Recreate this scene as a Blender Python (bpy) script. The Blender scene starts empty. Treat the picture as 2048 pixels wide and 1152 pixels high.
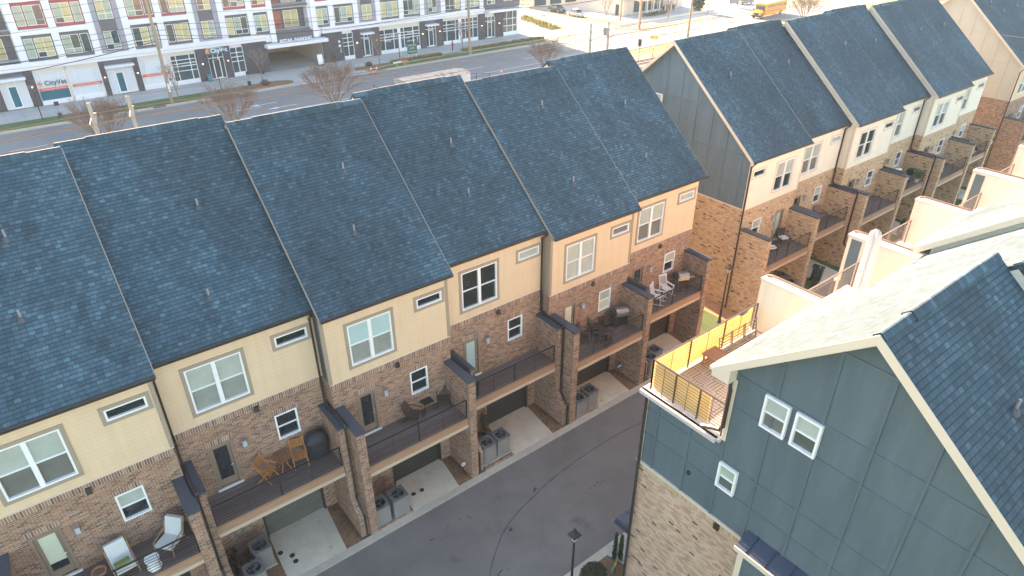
import bpy, math, random
from mathutils import Vector, Matrix
random.seed(7)
R = math.radians
# ------------------------------------------------------------------ camera, world, sun, exposure
sc = bpy.context.scene
COL = sc.collection
cam_d = bpy.data.cameras.new('camera'); cam = bpy.data.objects.new('camera', cam_d); COL.objects.link(cam)
cr, cu, cf = Vector((0.790931, -0.611901, -0.002328)), Vector((0.312377, 0.400494, 0.861409)), Vector((0.526164, 0.682042, -0.507907))
M4 = Matrix((( cr.x, cu.x, -cf.x, -7.1003), (cr.y, cu.y, -cf.y, -21.2441), (cr.z, cu.z, -cf.z, 23.9863), (0, 0, 0, 1)))
cam.matrix_world = M4
cam_d.sensor_width = 36.0; cam_d.lens = 1336.71/2048*36.0
cam_d.clip_start = 0.3; cam_d.clip_end = 3000
sc.camera = cam
SUN_DIR = Vector((0.085, 1.0, 0.43)).normalized()
el = math.asin(SUN_DIR.z); az = math.atan2(SUN_DIR.x, SUN_DIR.y)
w = bpy.data.worlds.new('World'); sc.world = w; w.use_nodes = True
nt = w.node_tree; nt.nodes.clear()
sky = nt.nodes.new('ShaderNodeTexSky'); sky.sky_type = 'NISHITA'; sky.sun_disc = False
sky.sun_elevation = el; sky.sun_rotation = az; sky.air_density = 1.0; sky.dust_density = 1.2; sky.ozone_density = 1.0
bg = nt.nodes.new('ShaderNodeBackground'); bg.inputs[1].default_value = 0.07
out = nt.nodes.new('ShaderNodeOutputWorld')
tint = nt.nodes.new('ShaderNodeMix'); tint.data_type = 'RGBA'; tint.blend_type = 'MULTIPLY'; tint.inputs[0].default_value = 1.0; tint.inputs[7].default_value = (1.10, 1.0, 0.87, 1)
nt.links.new(sky.outputs[0], tint.inputs[6]); nt.links.new(tint.outputs[2], bg.inputs[0]); nt.links.new(bg.outputs[0], out.inputs[0])
sd = bpy.data.lights.new('sun', 'SUN'); sd.energy = 3.9; sd.angle = R(0.5); sd.color = (1.0, 0.66, 0.42)
sun = bpy.data.objects.new('sun', sd); COL.objects.link(sun)
sun.rotation_euler = (-SUN_DIR).to_track_quat('-Z', 'Y').to_euler(); sun.location = (0, 60, 60)
sc.view_settings.view_transform = 'Standard'; sc.view_settings.look = 'None'
sc.view_settings.exposure = 3.36; sc.view_settings.gamma = 1.0; sc.view_settings.use_curve_mapping = False

# ------------------------------------------------------------------ materials
MATS = {}
def new_mat(name):
    m = bpy.data.materials.new(name); m.use_nodes = True
    n = m.node_tree.nodes; l = m.node_tree.links
    b = n['Principled BSDF']; MATS[name] = m
    return m, n, l, b
def val(n, l, op, a, b=None, c=None):
    x = n.new('ShaderNodeMath'); x.operation = op
    for i, v in enumerate((a, b, c)):
        if v is None: continue
        if isinstance(v, (int, float)): x.inputs[i].default_value = v
        else: l.new(v, x.inputs[i])
    return x.outputs[0]
def mixc(n, l, fac, a, b, mode='MIX'):
    x = n.new('ShaderNodeMix'); x.data_type = 'RGBA'; x.blend_type = mode
    for s, v in ((x.inputs[0], fac), (x.inputs[6], a), (x.inputs[7], b)):
        if isinstance(v, (int, float)): s.default_value = v
        elif isinstance(v, tuple): s.default_value = (*v[:3], 1)
        else: l.new(v, s)
    return x.outputs[2]
def ramp(n, l, fac, stops, const=False):
    x = n.new('ShaderNodeValToRGB'); e = x.color_ramp.elements
    while len(e) < len(stops): e.new(0.5)
    for k, (p, c) in enumerate(stops):
        e[k].position = p; e[k].color = (*c[:3], 1) if isinstance(c, tuple) else (c, c, c, 1)
    if const: x.color_ramp.interpolation = 'CONSTANT'
    l.new(fac, x.inputs[0]); return x.outputs[0]
def noise(n, l, vec, scale, detail=3, rough=0.55, dist=0.0):
    x = n.new('ShaderNodeTexNoise'); x.inputs['Scale'].default_value = scale; x.inputs['Detail'].default_value = detail
    x.inputs['Roughness'].default_value = rough; x.inputs['Distortion'].default_value = dist
    if vec is not None: l.new(vec, x.inputs['Vector'])
    return x.outputs[0]
def coords(n, kind='Object'):
    x = n.new('ShaderNodeTexCoord'); return x.outputs[kind]
def bump(n, l, b, h, strength=0.3, dist=0.01):
    x = n.new('ShaderNodeBump'); x.inputs['Strength'].default_value = strength; x.inputs['Distance'].default_value = dist
    l.new(h, x.inputs['Height']); l.new(x.outputs[0], b.inputs['Normal'])
def mapping(n, l, vec, scale):
    x = n.new('ShaderNodeMapping'); x.inputs['Scale'].default_value = scale; l.new(vec, x.inputs[0]); return x.outputs[0]
def plain(name, col, rough=0.6, metal=0.0, var=0.12, nscale=1.5, bmp=0.0, bscale=60, spec=None, emit=None):
    m, n, l, b = new_mat(name)
    o = coords(n)
    f = noise(n, l, o, nscale, 4)
    lo = tuple(c*(1-var) for c in col); hi = tuple(min(1, c*(1+var)) for c in col)
    l.new(mixc(n, l, f, lo, hi), b.inputs['Base Color'])
    b.inputs['Roughness'].default_value = rough; b.inputs['Metallic'].default_value = metal
    if spec is not None: b.inputs['Specular IOR Level'].default_value = spec
    if bmp: bump(n, l, b, noise(n, l, o, bscale, 3), bmp, 0.01)
    if emit: b.inputs['Emission Color'].default_value = (*emit[0], 1); b.inputs['Emission Strength'].default_value = emit[1]
    return m
def tiles(n, l, wd, ht, mort, rowjit=0.0):
    uv = coords(n, 'UV'); s = n.new('ShaderNodeSeparateXYZ'); l.new(uv, s.inputs[0]); u, v = s.outputs[0], s.outputs[1]
    vr = val(n, l, 'DIVIDE', v, ht); row = val(n, l, 'FLOOR', vr)
    odd = val(n, l, 'MULTIPLY', val(n, l, 'FLOORED_MODULO', row, 2.0), 0.5)
    if rowjit:
        wr = n.new('ShaderNodeTexWhiteNoise'); wr.noise_dimensions = '1D'; l.new(row, wr.inputs['W'])
        odd = val(n, l, 'ADD', odd, val(n, l, 'MULTIPLY', wr.outputs[0], rowjit))
    uu = val(n, l, 'ADD', val(n, l, 'DIVIDE', u, wd), odd); col = val(n, l, 'FLOOR', uu)
    cb = n.new('ShaderNodeCombineXYZ'); l.new(col, cb.inputs[0]); l.new(row, cb.inputs[1])
    wn = n.new('ShaderNodeTexWhiteNoise'); wn.noise_dimensions = '2D'; l.new(cb.outputs[0], wn.inputs['Vector'])
    fu = val(n, l, 'FRACT', uu); fv = val(n, l, 'FRACT', vr)
    eu = val(n, l, 'MULTIPLY', val(n, l, 'MINIMUM', fu, val(n, l, 'SUBTRACT', 1.0, fu)), wd)
    ev = val(n, l, 'MULTIPLY', val(n, l, 'MINIMUM', fv, val(n, l, 'SUBTRACT', 1.0, fv)), ht)
    e = val(n, l, 'MINIMUM', eu, ev)
    mask = val(n, l, 'GREATER_THAN', e, mort/2)
    return wn.outputs[0], wn.outputs[1], mask, fv, fu, uv
def brick_mat(name, cols, mortar, wd=0.22, ht=0.078, mort=0.011, big=0.25, rough=0.85):
    m, n, l, b = new_mat(name)
    r, rc, mask, fv, fu, uv = tiles(n, l, wd, ht, mort)
    k = len(cols); acc = 0; stops = []
    tot = sum(c[1] for c in cols)
    for c, wt in cols: stops.append((acc/tot, c)); acc += wt
    c = ramp(n, l, r, stops, True)
    nf = noise(n, l, uv, 0.7, 4)
    c = mixc(n, l, 1.0, c, ramp(n, l, nf, [(0.3, 1-big), (0.7, 1.0+0.0)]), 'MULTIPLY')
    c = mixc(n, l, mask, mortar, c)
    fine = noise(n, l, uv, 40, 2)
    c = mixc(n, l, 0.25, c, mixc(n, l, fine, (0, 0, 0), (1, 1, 1)), 'OVERLAY')
    l.new(c, b.inputs['Base Color']); b.inputs['Roughness'].default_value = rough
    bump(n, l, b, mask, 0.5, 0.006)
    return m
def shingle_mat(name):
    m, n, l, b = new_mat(name)
    r, rc, mask, fv, fu, uv = tiles(n, l, 0.185, 0.15, 0.016, 0.6)
    base = ramp(n, l, r, [(0.0, (0.024, 0.049, 0.067)), (0.2, (0.031, 0.062, 0.083)), (0.5, (0.037, 0.073, 0.098)), (0.7, (0.044, 0.077, 0.104)), (0.86, (0.050, 0.092, 0.120)), (0.96, (0.061, 0.109, 0.138))], True)
    # weathered patches: granule loss leaves the tabs darker, strongly in the middle of each slope
    st = mapping(n, l, uv, (1.0, 0.45, 1.0))
    pf = noise(n, l, st, 0.30, 6, 0.66, 0.7)
    patch = ramp(n, l, pf, [(0.34, 0.64), (0.50, 1.02), (0.62, 1.55)])
    c = mixc(n, l, 1.0, base, patch, 'MULTIPLY')
    pf2 = noise(n, l, uv, 1.7, 4, 0.7, 0.3)
    flat = ramp(n, l, pf2, [(0.4, 0.0), (0.62, 0.5)])
    c = mixc(n, l, flat, c, (0.031, 0.069, 0.091))
    sh = ramp(n, l, fv, [(0.0, 0.25), (0.17, 0.85), (0.28, 1.10), (1.0, 0.96)])  # shadow of each course painted along the tab's lower edge
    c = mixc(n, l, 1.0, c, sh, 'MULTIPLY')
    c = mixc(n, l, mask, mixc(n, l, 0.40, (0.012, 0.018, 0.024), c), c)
    g = noise(n, l, uv, 120, 2)
    c = mixc(n, l, 0.35, c, mixc(n, l, g, (0.1, 0.1, 0.1), (0.9, 0.9, 0.9)), 'OVERLAY')
    l.new(c, b.inputs['Base Color']); b.inputs['Roughness'].default_value = 0.82
    h = val(n, l, 'ADD', val(n, l, 'MULTIPLY', val(n, l, 'SUBTRACT', 1.0, fv), 0.7), val(n, l, 'MULTIPLY', mask, 0.5))
    h = val(n, l, 'ADD', h, val(n, l, 'MULTIPLY', r, 0.4))
    bump(n, l, b, h, 0.55, 0.012)
    return m
def siding_mat(name, col, pitch=0.17):
    m, n, l, b = new_mat(name)
    uv = coords(n, 'UV'); s = n.new('ShaderNodeSeparateXYZ'); l.new(uv, s.inputs[0])
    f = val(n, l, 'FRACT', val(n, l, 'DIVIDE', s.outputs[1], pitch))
    line = ramp(n, l, f, [(0.0, 0.80), (0.08, 0.96), (0.14, 1.0), (1.0, 1.0)])  # lap shadow painted as a darker line at each board's bottom
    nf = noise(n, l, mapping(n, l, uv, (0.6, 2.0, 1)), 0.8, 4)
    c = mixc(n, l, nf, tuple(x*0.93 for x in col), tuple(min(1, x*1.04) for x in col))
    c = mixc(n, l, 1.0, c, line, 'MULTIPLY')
    c = mixc(n, l, 1.0, c, ramp(n, l, noise(n, l, mapping(n, l, uv, (2.6, 0.22, 1)), 1.0, 5, 0.7), [(0.35, 0.94), (0.6, 1.02)]), 'MULTIPLY')
    l.new(c, b.inputs['Base Color']); b.inputs['Roughness'].default_value = 0.62
    bump(n, l, b, val(n, l, 'SUBTRACT', 1.0, f), 0.35, 0.012)
    return m
def ground_mat(name, cols, scale, rough=0.9, fine=60, bmp=0.3, extra=None):
    m, n, l, b = new_mat(name)
    o = coords(n)
    a = noise(n, l, o, scale, 6, 0.65, 0.3)
    c = ramp(n, l, a, [(0.3, cols[0]), (0.7, cols[1])])
    g = noise(n, l, o, fine, 3, 0.7)
    c = mixc(n, l, 0.5, c, mixc(n, l, g, (0.15, 0.15, 0.15), (0.85, 0.85, 0.85)), 'OVERLAY')
    if extra: c = mixc(n, l, ramp(n, l, noise(n, l, o, extra[1], 5, 0.7), [(extra[2], 0.0), (extra[2]+0.12, 1.0)]), c, extra[0])
    l.new(c, b.inputs['Base Color']); b.inputs['Roughness'].default_value = rough
    bump(n, l, b, g, bmp, 0.02)
    return m
def plank_mat(name, cols, wd, axis=1, gap=0.012, rough=0.7):
    m, n, l, b = new_mat(name)
    uv = coords(n, 'UV'); s = n.new('ShaderNodeSeparateXYZ'); l.new(uv, s.inputs[0])
    v = val(n, l, 'DIVIDE', s.outputs[axis], wd); row = val(n, l, 'FLOOR', v); f = val(n, l, 'FRACT', v)
    wn = n.new('ShaderNodeTexWhiteNoise'); wn.noise_dimensions = '1D'; l.new(row, wn.inputs['W'])
    c = mixc(n, l, wn.outputs[0], cols[0], cols[1])
    st = (0.5, 8, 1) if axis == 1 else (8, 0.5, 1)
    g = noise(n, l, mapping(n, l, uv, st), 3, 4)
    c = mixc(n, l, 1.0, c, ramp(n, l, g, [(0.3, 0.75), (0.7, 1.1)]), 'MULTIPLY')
    k = val(n, l, 'GREATER_THAN', f, gap/wd)
    c = mixc(n, l, k, tuple(x*0.25 for x in cols[0]), c)
    l.new(c, b.inputs['Base Color']); b.inputs['Roughness'].default_value = rough
    bump(n, l, b, k, 0.5, 0.005)
    return m
def stripe_mat(name, a, bcol, pitch, duty, axis=0, rough=0.6, metal=0.0):
    m, n, l, b = new_mat(name)
    uv = coords(n, 'UV'); s = n.new('ShaderNodeSeparateXYZ'); l.new(uv, s.inputs[0])
    f = val(n, l, 'FRACT', val(n, l, 'DIVIDE', s.outputs[axis], pitch))
    k = val(n, l, 'GREATER_THAN', f, duty)
    c = mixc(n, l, k, a, bcol)
    c = mixc(n, l, 1.0, c, ramp(n, l, noise(n, l, uv, 2.0, 4), [(0.3, 0.88), (0.7, 1.05)]), 'MULTIPLY')
    l.new(c, b.inputs['Base Color']); b.inputs['Roughness'].default_value = rough; b.inputs['Metallic'].default_value = metal
    bump(n, l, b, k, 0.5, 0.01)
    return m

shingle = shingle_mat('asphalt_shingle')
brickA = brick_mat('red_brown_brick', [((0.275, 0.145, 0.092), 3), ((0.335, 0.185, 0.115), 3), ((0.21, 0.11, 0.072), 2), ((0.40, 0.24, 0.15), 2), ((0.135, 0.082, 0.065), 1.0), ((0.30, 0.19, 0.145), 2)], (0.47, 0.38, 0.295), big=0.22)
soldA = brick_mat('soldier_course_brick', [((0.27, 0.15, 0.105), 3), ((0.34, 0.19, 0.13), 3), ((0.19, 0.10, 0.075), 2), ((0.40, 0.27, 0.18), 1)], (0.52, 0.46, 0.40), wd=0.085, ht=0.30, mort=0.016)
brickB = brick_mat('tan_brick', [((0.53, 0.37, 0.22), 5), ((0.60, 0.43, 0.265), 5), ((0.47, 0.31, 0.18), 4), ((0.62, 0.47, 0.31), 3), ((0.40, 0.235, 0.165), 1.5), ((0.06, 0.045, 0.04), 0.55)], (0.40, 0.30, 0.215), ht=0.082, mort=0.014, big=0.14)  # yellower copy of the terrace row brick, warm bounced sun in its colour
brickD = brick_mat('pinkish_tan_brick', [((0.53, 0.355, 0.245), 5), ((0.60, 0.41, 0.295), 5), ((0.47, 0.295, 0.205), 4), ((0.62, 0.45, 0.34), 3), ((0.40, 0.235, 0.165), 1.5), ((0.06, 0.045, 0.04), 0.55)], (0.40, 0.30, 0.215), ht=0.082, mort=0.014, big=0.14)
soldB = brick_mat('tan_soldier_brick', [((0.52, 0.36, 0.23), 5), ((0.58, 0.42, 0.27), 5), ((0.44, 0.30, 0.19), 3)], (0.58, 0.48, 0.36), wd=0.085, ht=0.30, mort=0.014)
darkbrick = brick_mat('charcoal_brick', [((0.075, 0.072, 0.085), 3), ((0.095, 0.09, 0.105), 3), ((0.055, 0.053, 0.062), 2)], (0.06, 0.058, 0.068), big=0.1)
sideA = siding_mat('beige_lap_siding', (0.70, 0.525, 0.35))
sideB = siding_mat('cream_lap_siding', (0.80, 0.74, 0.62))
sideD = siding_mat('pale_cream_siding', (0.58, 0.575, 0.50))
slate = plain('blue_grey_panel', (0.092, 0.128, 0.150), 0.7, var=0.07, nscale=0.6, bmp=0.15, bscale=30)
slateB = plain('grey_panel', (0.105, 0.160, 0.205), 0.7, var=0.06, nscale=0.6, bmp=0.15, bscale=30)
for _m in (slate, slateB):
    _n = _m.node_tree.nodes; _l = _m.node_tree.links; _b = _n['Principled BSDF']; _src = _b.inputs['Base Color'].links[0].from_socket; _uv = coords(_n, 'UV')
    _c = mixc(_n, _l, 1.0, _src, ramp(_n, _l, noise(_n, _l, mapping(_n, _l, _uv, (2.2, 0.3, 1)), 0.8, 5, 0.7), [(0.34, 0.86), (0.62, 1.06)]), 'MULTIPLY'); _l.new(_c, _b.inputs['Base Color'])
tanpanel = plain('tan_panel', (0.50, 0.44, 0.36), 0.7, var=0.06, nscale=0.6)
taupe = plain('taupe_trim', (0.33, 0.27, 0.205), 0.6, var=0.06)
creamtrim = plain('cream_trim', (0.66, 0.56, 0.44), 0.6, var=0.06)
white = plain('white_vinyl', (0.80, 0.80, 0.80), 0.45, var=0.03)
whitep = plain('white_paint', (0.74, 0.76, 0.79), 0.55, var=0.05, nscale=0.4)
bronze = plain('dark_bronze_metal', (0.035, 0.028, 0.026), 0.4, var=0.2)
capmetal = plain('slate_coping_metal', (0.055, 0.065, 0.085), 0.42, var=0.12)
blackm = plain('black_powder_coat', (0.018, 0.018, 0.020), 0.45, var=0.2)
bronze_rail = plain('bronze_terrace_rail', (0.07, 0.052, 0.045), 0.45, var=0.15)
railtan = plain('weathered_bronze_rail', (0.16, 0.12, 0.095), 0.5, var=0.15)
glass = plain('dark_window_glass', (0.020, 0.026, 0.030), 0.06, var=0.3, nscale=2, spec=0.8)
blindp = stripe_mat('pale_green_blind', (0.36, 0.40, 0.36), (0.43, 0.47, 0.42), 0.05, 0.25, 1, 0.22)
blindg = stripe_mat('grey_screen_blind', (0.15, 0.15, 0.135), (0.17, 0.17, 0.15), 0.02, 0.3, 1, 0.2)
blindm = stripe_mat('mid_grey_green_blind', (0.24, 0.265, 0.24), (0.28, 0.305, 0.275), 0.05, 0.25, 1, 0.22)
blindt = plain('aqua_cellular_shade', (0.40, 0.54, 0.54), 0.22, var=0.08)
blindc = plain('cream_roller_shade', (0.62, 0.64, 0.50), 0.25, var=0.05)
doorm = plain('taupe_door_paint', (0.25, 0.185, 0.135), 0.5, var=0.07)
lidm = plain('smoked_steel_lid', (0.20, 0.19, 0.19), 0.4, 0.7, var=0.1)
steel = plain('brushed_steel', (0.55, 0.56, 0.58), 0.3, 0.9, var=0.1)
galv = plain('galvanised_pipe', (0.30, 0.30, 0.30), 0.5, 0.3, var=0.15)
deckm = plank_mat('brown_composite_boards', ((0.15, 0.112, 0.10), (0.215, 0.165, 0.148)), 0.14, 1)
fascia = plank_mat('cedar_tone_fascia', ((0.36, 0.21, 0.125), (0.40, 0.24, 0.145)), 0.9, 1)
beamlow = plain('cream_beam_trim', (0.52, 0.42, 0.31), 0.7, var=0.1, nscale=4)
garage = stripe_mat('dark_garage_panel', (0.02, 0.02, 0.021), (0.038, 0.036, 0.034), 0.56, 0.04, 1, 0.35)
garage2 = stripe_mat('olive_garage_panel', (0.06, 0.06, 0.055), (0.115, 0.112, 0.095), 0.56, 0.04, 1, 0.4)
acm = stripe_mat('ac_louvre_metal', (0.10, 0.095, 0.09), (0.30, 0.285, 0.27), 0.065, 0.28, 0, 0.5)
actop = plain('ac_top_metal', (0.20, 0.20, 0.20), 0.45, 0.3, var=0.15)
acdark = plain('ac_fan_dark', (0.03, 0.035, 0.04), 0.5, var=0.4, nscale=6)
asphalt = ground_mat('alley_asphalt', ((0.140, 0.121, 0.108), (0.205, 0.180, 0.162)), 0.35, 0.92, 90, 0.4, ((0.115, 0.100, 0.090), 0.5, 0.60))
street = ground_mat('street_asphalt', ((0.175, 0.18, 0.185), (0.23, 0.23, 0.23)), 0.12, 0.9, 40, 0.3)
tar = plain('tar_crack_seal', (0.075, 0.07, 0.07), 0.55, var=0.3, nscale=8)
stain = plain('oil_stained_asphalt', (0.062, 0.058, 0.062), 0.9, var=0.3, nscale=3)
conc = ground_mat('driveway_concrete', ((0.54, 0.46, 0.36), (0.66, 0.58, 0.46)), 1.2, 0.85, 50, 0.15, ((0.36, 0.30, 0.22), 1.6, 0.60))
conc2 = ground_mat('kerb_concrete', ((0.42, 0.37, 0.30), (0.52, 0.46, 0.37)), 2.5, 0.85, 60, 0.2)
walk = ground_mat('sidewalk_concrete', ((0.38, 0.38, 0.375), (0.48, 0.47, 0.46)), 0.3, 0.85, 30, 0.1)
joint = plain('concrete_joint', (0.10, 0.09, 0.08), 0.9)
grass = ground_mat('winter_lawn', ((0.045, 0.10, 0.028), (0.085, 0.155, 0.045)), 0.8, 0.95, 25, 0.8, ((0.20, 0.19, 0.08), 2.0, 0.58))
grassdk = ground_mat('mown_lawn', ((0.035, 0.065, 0.02), (0.065, 0.11, 0.03)), 1.2, 0.95, 25, 0.8, ((0.16, 0.12, 0.06), 2.0, 0.56))
grassdry = ground_mat('dry_verge_grass', ((0.20, 0.22, 0.07), (0.34, 0.31, 0.10)), 0.6, 0.95, 25, 0.8, ((0.30, 0.22, 0.12), 1.2, 0.56))
mulch = ground_mat('bark_mulch', ((0.15, 0.080, 0.042), (0.28, 0.165, 0.095)), 5, 0.95, 35, 1.0, ((0.09, 0.05, 0.03), 14, 0.58))
soil = ground_mat('red_clay_soil', ((0.27, 0.15, 0.08), (0.36, 0.22, 0.12)), 1.5, 0.95, 30, 0.6)
ballast = ground_mat('rail_ballast', ((0.20, 0.17, 0.15), (0.32, 0.28, 0.24)), 3, 0.95, 20, 1.0)
terrain = ground_mat('open_ground', ((0.16, 0.17, 0.09), (0.26, 0.24, 0.14)), 0.08, 0.95, 10, 0.4)
leafm = plain('evergreen_leaf', (0.030, 0.055, 0.022), 0.7, var=0.6, nscale=3)
leafr = plain('reddish_shrub_leaf', (0.085, 0.058, 0.030), 0.75, var=0.6, nscale=4)
leafy = plain('dry_ornamental_leaf', (0.22, 0.20, 0.06), 0.8, var=0.5, nscale=2)
leafg = plain('bright_plant_leaf', (0.07, 0.16, 0.04), 0.6, var=0.4, nscale=4)
bark = plain('bare_branch_bark', (0.22, 0.165, 0.14), 0.85, var=0.2, nscale=5)
woodpole = plain('weathered_pole_wood', (0.32, 0.25, 0.17), 0.85, var=0.2, nscale=2)
teak = plank_mat('orange_teak', ((0.42, 0.17, 0.045), (0.55, 0.25, 0.075)), 0.07, 0, 0.001)
teakd = plank_mat('red_brown_table_wood', ((0.24, 0.10, 0.055), (0.30, 0.135, 0.075)), 0.09, 0, 0.006)
oak = plank_mat('pale_oak_frame', ((0.34, 0.21, 0.12), (0.40, 0.26, 0.15)), 0.08, 0, 0.001)
bench_wood = plank_mat('brown_bench_wood', ((0.25, 0.125, 0.065), (0.32, 0.17, 0.09)), 0.2, 0, 0.006)
cushion = plain('light_grey_cushion', (0.62, 0.62, 0.60), 0.85, var=0.06, nscale=6)
wicker = plain('brown_wicker', (0.065, 0.042, 0.034), 0.7, var=0.3, nscale=30, bmp=0.5, bscale=80)
sling = plain('brown_sling_fabric', (0.20, 0.13, 0.11), 0.8, var=0.1)
coverm = plain('black_grill_cover', (0.022, 0.026, 0.032), 0.55, var=0.4, nscale=3, bmp=0.6, bscale=8)
terracotta = plain('terracotta', (0.42, 0.19, 0.12), 0.8, var=0.12)
olive = plain('olive_planter', (0.18, 0.20, 0.06), 0.6, var=0.15)
reed = stripe_mat('yellow_reed_screen', (0.60, 0.49, 0.25), (0.78, 0.66, 0.38), 0.03, 0.25, 0, 0.8)
_m = reed; _n = _m.node_tree.nodes; _l = _m.node_tree.links; _b = _n['Principled BSDF']; _t = _n.new('ShaderNodeBsdfTranslucent'); _x = _n.new('ShaderNodeMixShader')
_l.new(_b.inputs['Base Color'].links[0].from_socket, _t.inputs[0]); _x.inputs[0].default_value = 0.5; _l.new(_b.outputs[0], _x.inputs[1]); _l.new(_t.outputs[0], _x.inputs[2]); _l.new(_x.outputs[0], _n['Material Output'].inputs[0])
umbm = plain('white_umbrella_canvas', (0.55, 0.55, 0.57), 0.8, var=0.05)
seam = plain('navy_standing_seam', (0.040, 0.058, 0.095), 0.4, 0.2, var=0.08)
bin_m = plain('dark_green_bin_plastic', (0.012, 0.030, 0.028), 0.4, var=0.2)
binlid = plain('navy_bin_lid', (0.018, 0.028, 0.045), 0.4, var=0.2)
lampglass2 = plain('wall_lamp_glass', (0.46, 0.47, 0.48), 0.25, var=0.05)
lampglass = plain('frosted_lamp_glass', (0.70, 0.68, 0.62), 0.25, var=0.05)
redp = plain('red_sign_paint', (0.55, 0.06, 0.05), 0.5)
bluep = plain('blue_sign_paint', (0.03, 0.07, 0.30), 0.5)
orangep = plain('orange_plastic', (0.75, 0.16, 0.05), 0.5)
yellowp = plain('yellow_sign_paint', (0.65, 0.50, 0.05), 0.5)
greenp = plain('green_sign_paint', (0.02, 0.12, 0.08), 0.5)
tealp = plain('teal_window_film', (0.01, 0.13, 0.18), 0.25, var=0.1)
bannerp = plain('coral_banner_film', (0.70, 0.14, 0.09), 0.4, var=0.05)
filmw = plain('white_window_film', (0.66, 0.71, 0.74), 0.25, var=0.05, nscale=0.8)
inkp = plain('navy_lettering', (0.02, 0.06, 0.10), 0.5)
goldp = plain('gold_lettering', (0.55, 0.38, 0.12), 0.4)
logop = plain('orange_logo_paint', (0.85, 0.25, 0.06), 0.5)
storeglass = plain('storefront_glass', (0.035, 0.075, 0.085), 0.08, var=0.4, nscale=0.5, spec=0.8)
reflA = plain('green_tree_reflection', (0.34, 0.42, 0.34), 0.2, var=0.3, nscale=0.9)  # opaque pane, pale green tree reflections painted into its colour
reflB = plain('straw_tree_reflection', (0.52, 0.48, 0.26), 0.2, var=0.35, nscale=0.9)  # opaque pane, straw-yellow tree reflections painted into its colour
paneC = plain('dim_interior_pane', (0.10, 0.115, 0.10), 0.12, var=0.4, nscale=1.2)
gpanel = plain('dark_grey_metal_panel', (0.10, 0.105, 0.125), 0.5, var=0.06)
vpanel = plain('lilac_grey_metal_panel', (0.30, 0.31, 0.37), 0.5, var=0.05)
mpanel = plain('maroon_metal_panel', (0.34, 0.075, 0.085), 0.5, var=0.06)
rpanel = plain('rust_red_panel', (0.42, 0.12, 0.07), 0.6, var=0.08)
stucco = plain('cream_stucco', (0.62, 0.56, 0.48), 0.8, var=0.06, nscale=0.5)
rustm, _n, _l, _b = new_mat('rusty_tin_roof')
_o = coords(_n, 'UV'); _f = noise(_n, _l, mapping(_n, _l, _o, (1.2, 0.35, 1)), 1.1, 6, 0.7)
_l.new(ramp(_n, _l, _f, [(0.38, (0.42, 0.42, 0.40)), (0.52, (0.52, 0.40, 0.30)), (0.62, (0.34, 0.16, 0.09))]), _b.inputs['Base Color']); _b.inputs['Roughness'].default_value = 0.7
shedm = stripe_mat('white_corrugated_steel', (0.48, 0.55, 0.60), (0.58, 0.66, 0.72), 0.3, 0.15, 0, 0.5)
busy = plain('school_bus_yellow', (0.80, 0.34, 0.02), 0.35, var=0.05)
tire = plain('tyre_rubber', (0.02, 0.02, 0.02), 0.8)
rim = plain('alloy_rim', (0.45, 0.45, 0.46), 0.35, 0.6)
carw = plain('silver_car_paint', (0.45, 0.47, 0.50), 0.25, 0.4, var=0.03)
card = plain('dark_grey_car_paint', (0.055, 0.055, 0.06), 0.25, 0.3, var=0.05)
carg = plain('steel_grey_car_paint', (0.18, 0.19, 0.22), 0.28, 0.4, var=0.05)
tail = plain('red_lens', (0.4, 0.02, 0.02), 0.3)
wirem = plain('copper_wire', (0.35, 0.22, 0.12), 0.5, 0.4)
wireb = plain('black_cable', (0.03, 0.03, 0.03), 0.6)
polem = plain('pale_steel_mast', (0.34, 0.33, 0.31), 0.5, var=0.08)
warm = plain('lit_wall_lamp', (0.9, 0.7, 0.45), 0.5, emit=((1.0, 0.66, 0.34), 3.0))
paintw = ground_mat('road_marking_white', ((0.55, 0.56, 0.56), (0.75, 0.75, 0.74)), 3, 0.7, 30, 0.1)
tilem, _n, _l, _b = new_mat('wood_deck_tiles')
_uv = coords(_n, 'UV'); _s = _n.new('ShaderNodeSeparateXYZ'); _l.new(_uv, _s.inputs[0])
_ck = _n.new('ShaderNodeTexChecker'); _ck.inputs['Scale'].default_value = 1/0.46; _l.new(_uv, _ck.inputs[0])
_fa = val(_n, _l, 'FRACT', val(_n, _l, 'DIVIDE', _s.outputs[0], 0.115)); _fb = val(_n, _l, 'FRACT', val(_n, _l, 'DIVIDE', _s.outputs[1], 0.115))
_sel = val(_n, _l, 'ADD', val(_n, _l, 'MULTIPLY', _ck.outputs[1], _fa), val(_n, _l, 'MULTIPLY', val(_n, _l, 'SUBTRACT', 1.0, _ck.outputs[1]), _fb))
_k = val(_n, _l, 'GREATER_THAN', _sel, 0.24)
_l.new(mixc(_n, _l, _k, (0.09, 0.075, 0.07), (0.30, 0.26, 0.235)), _b.inputs['Base Color']); _b.inputs['Roughness'].default_value = 0.75

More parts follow.
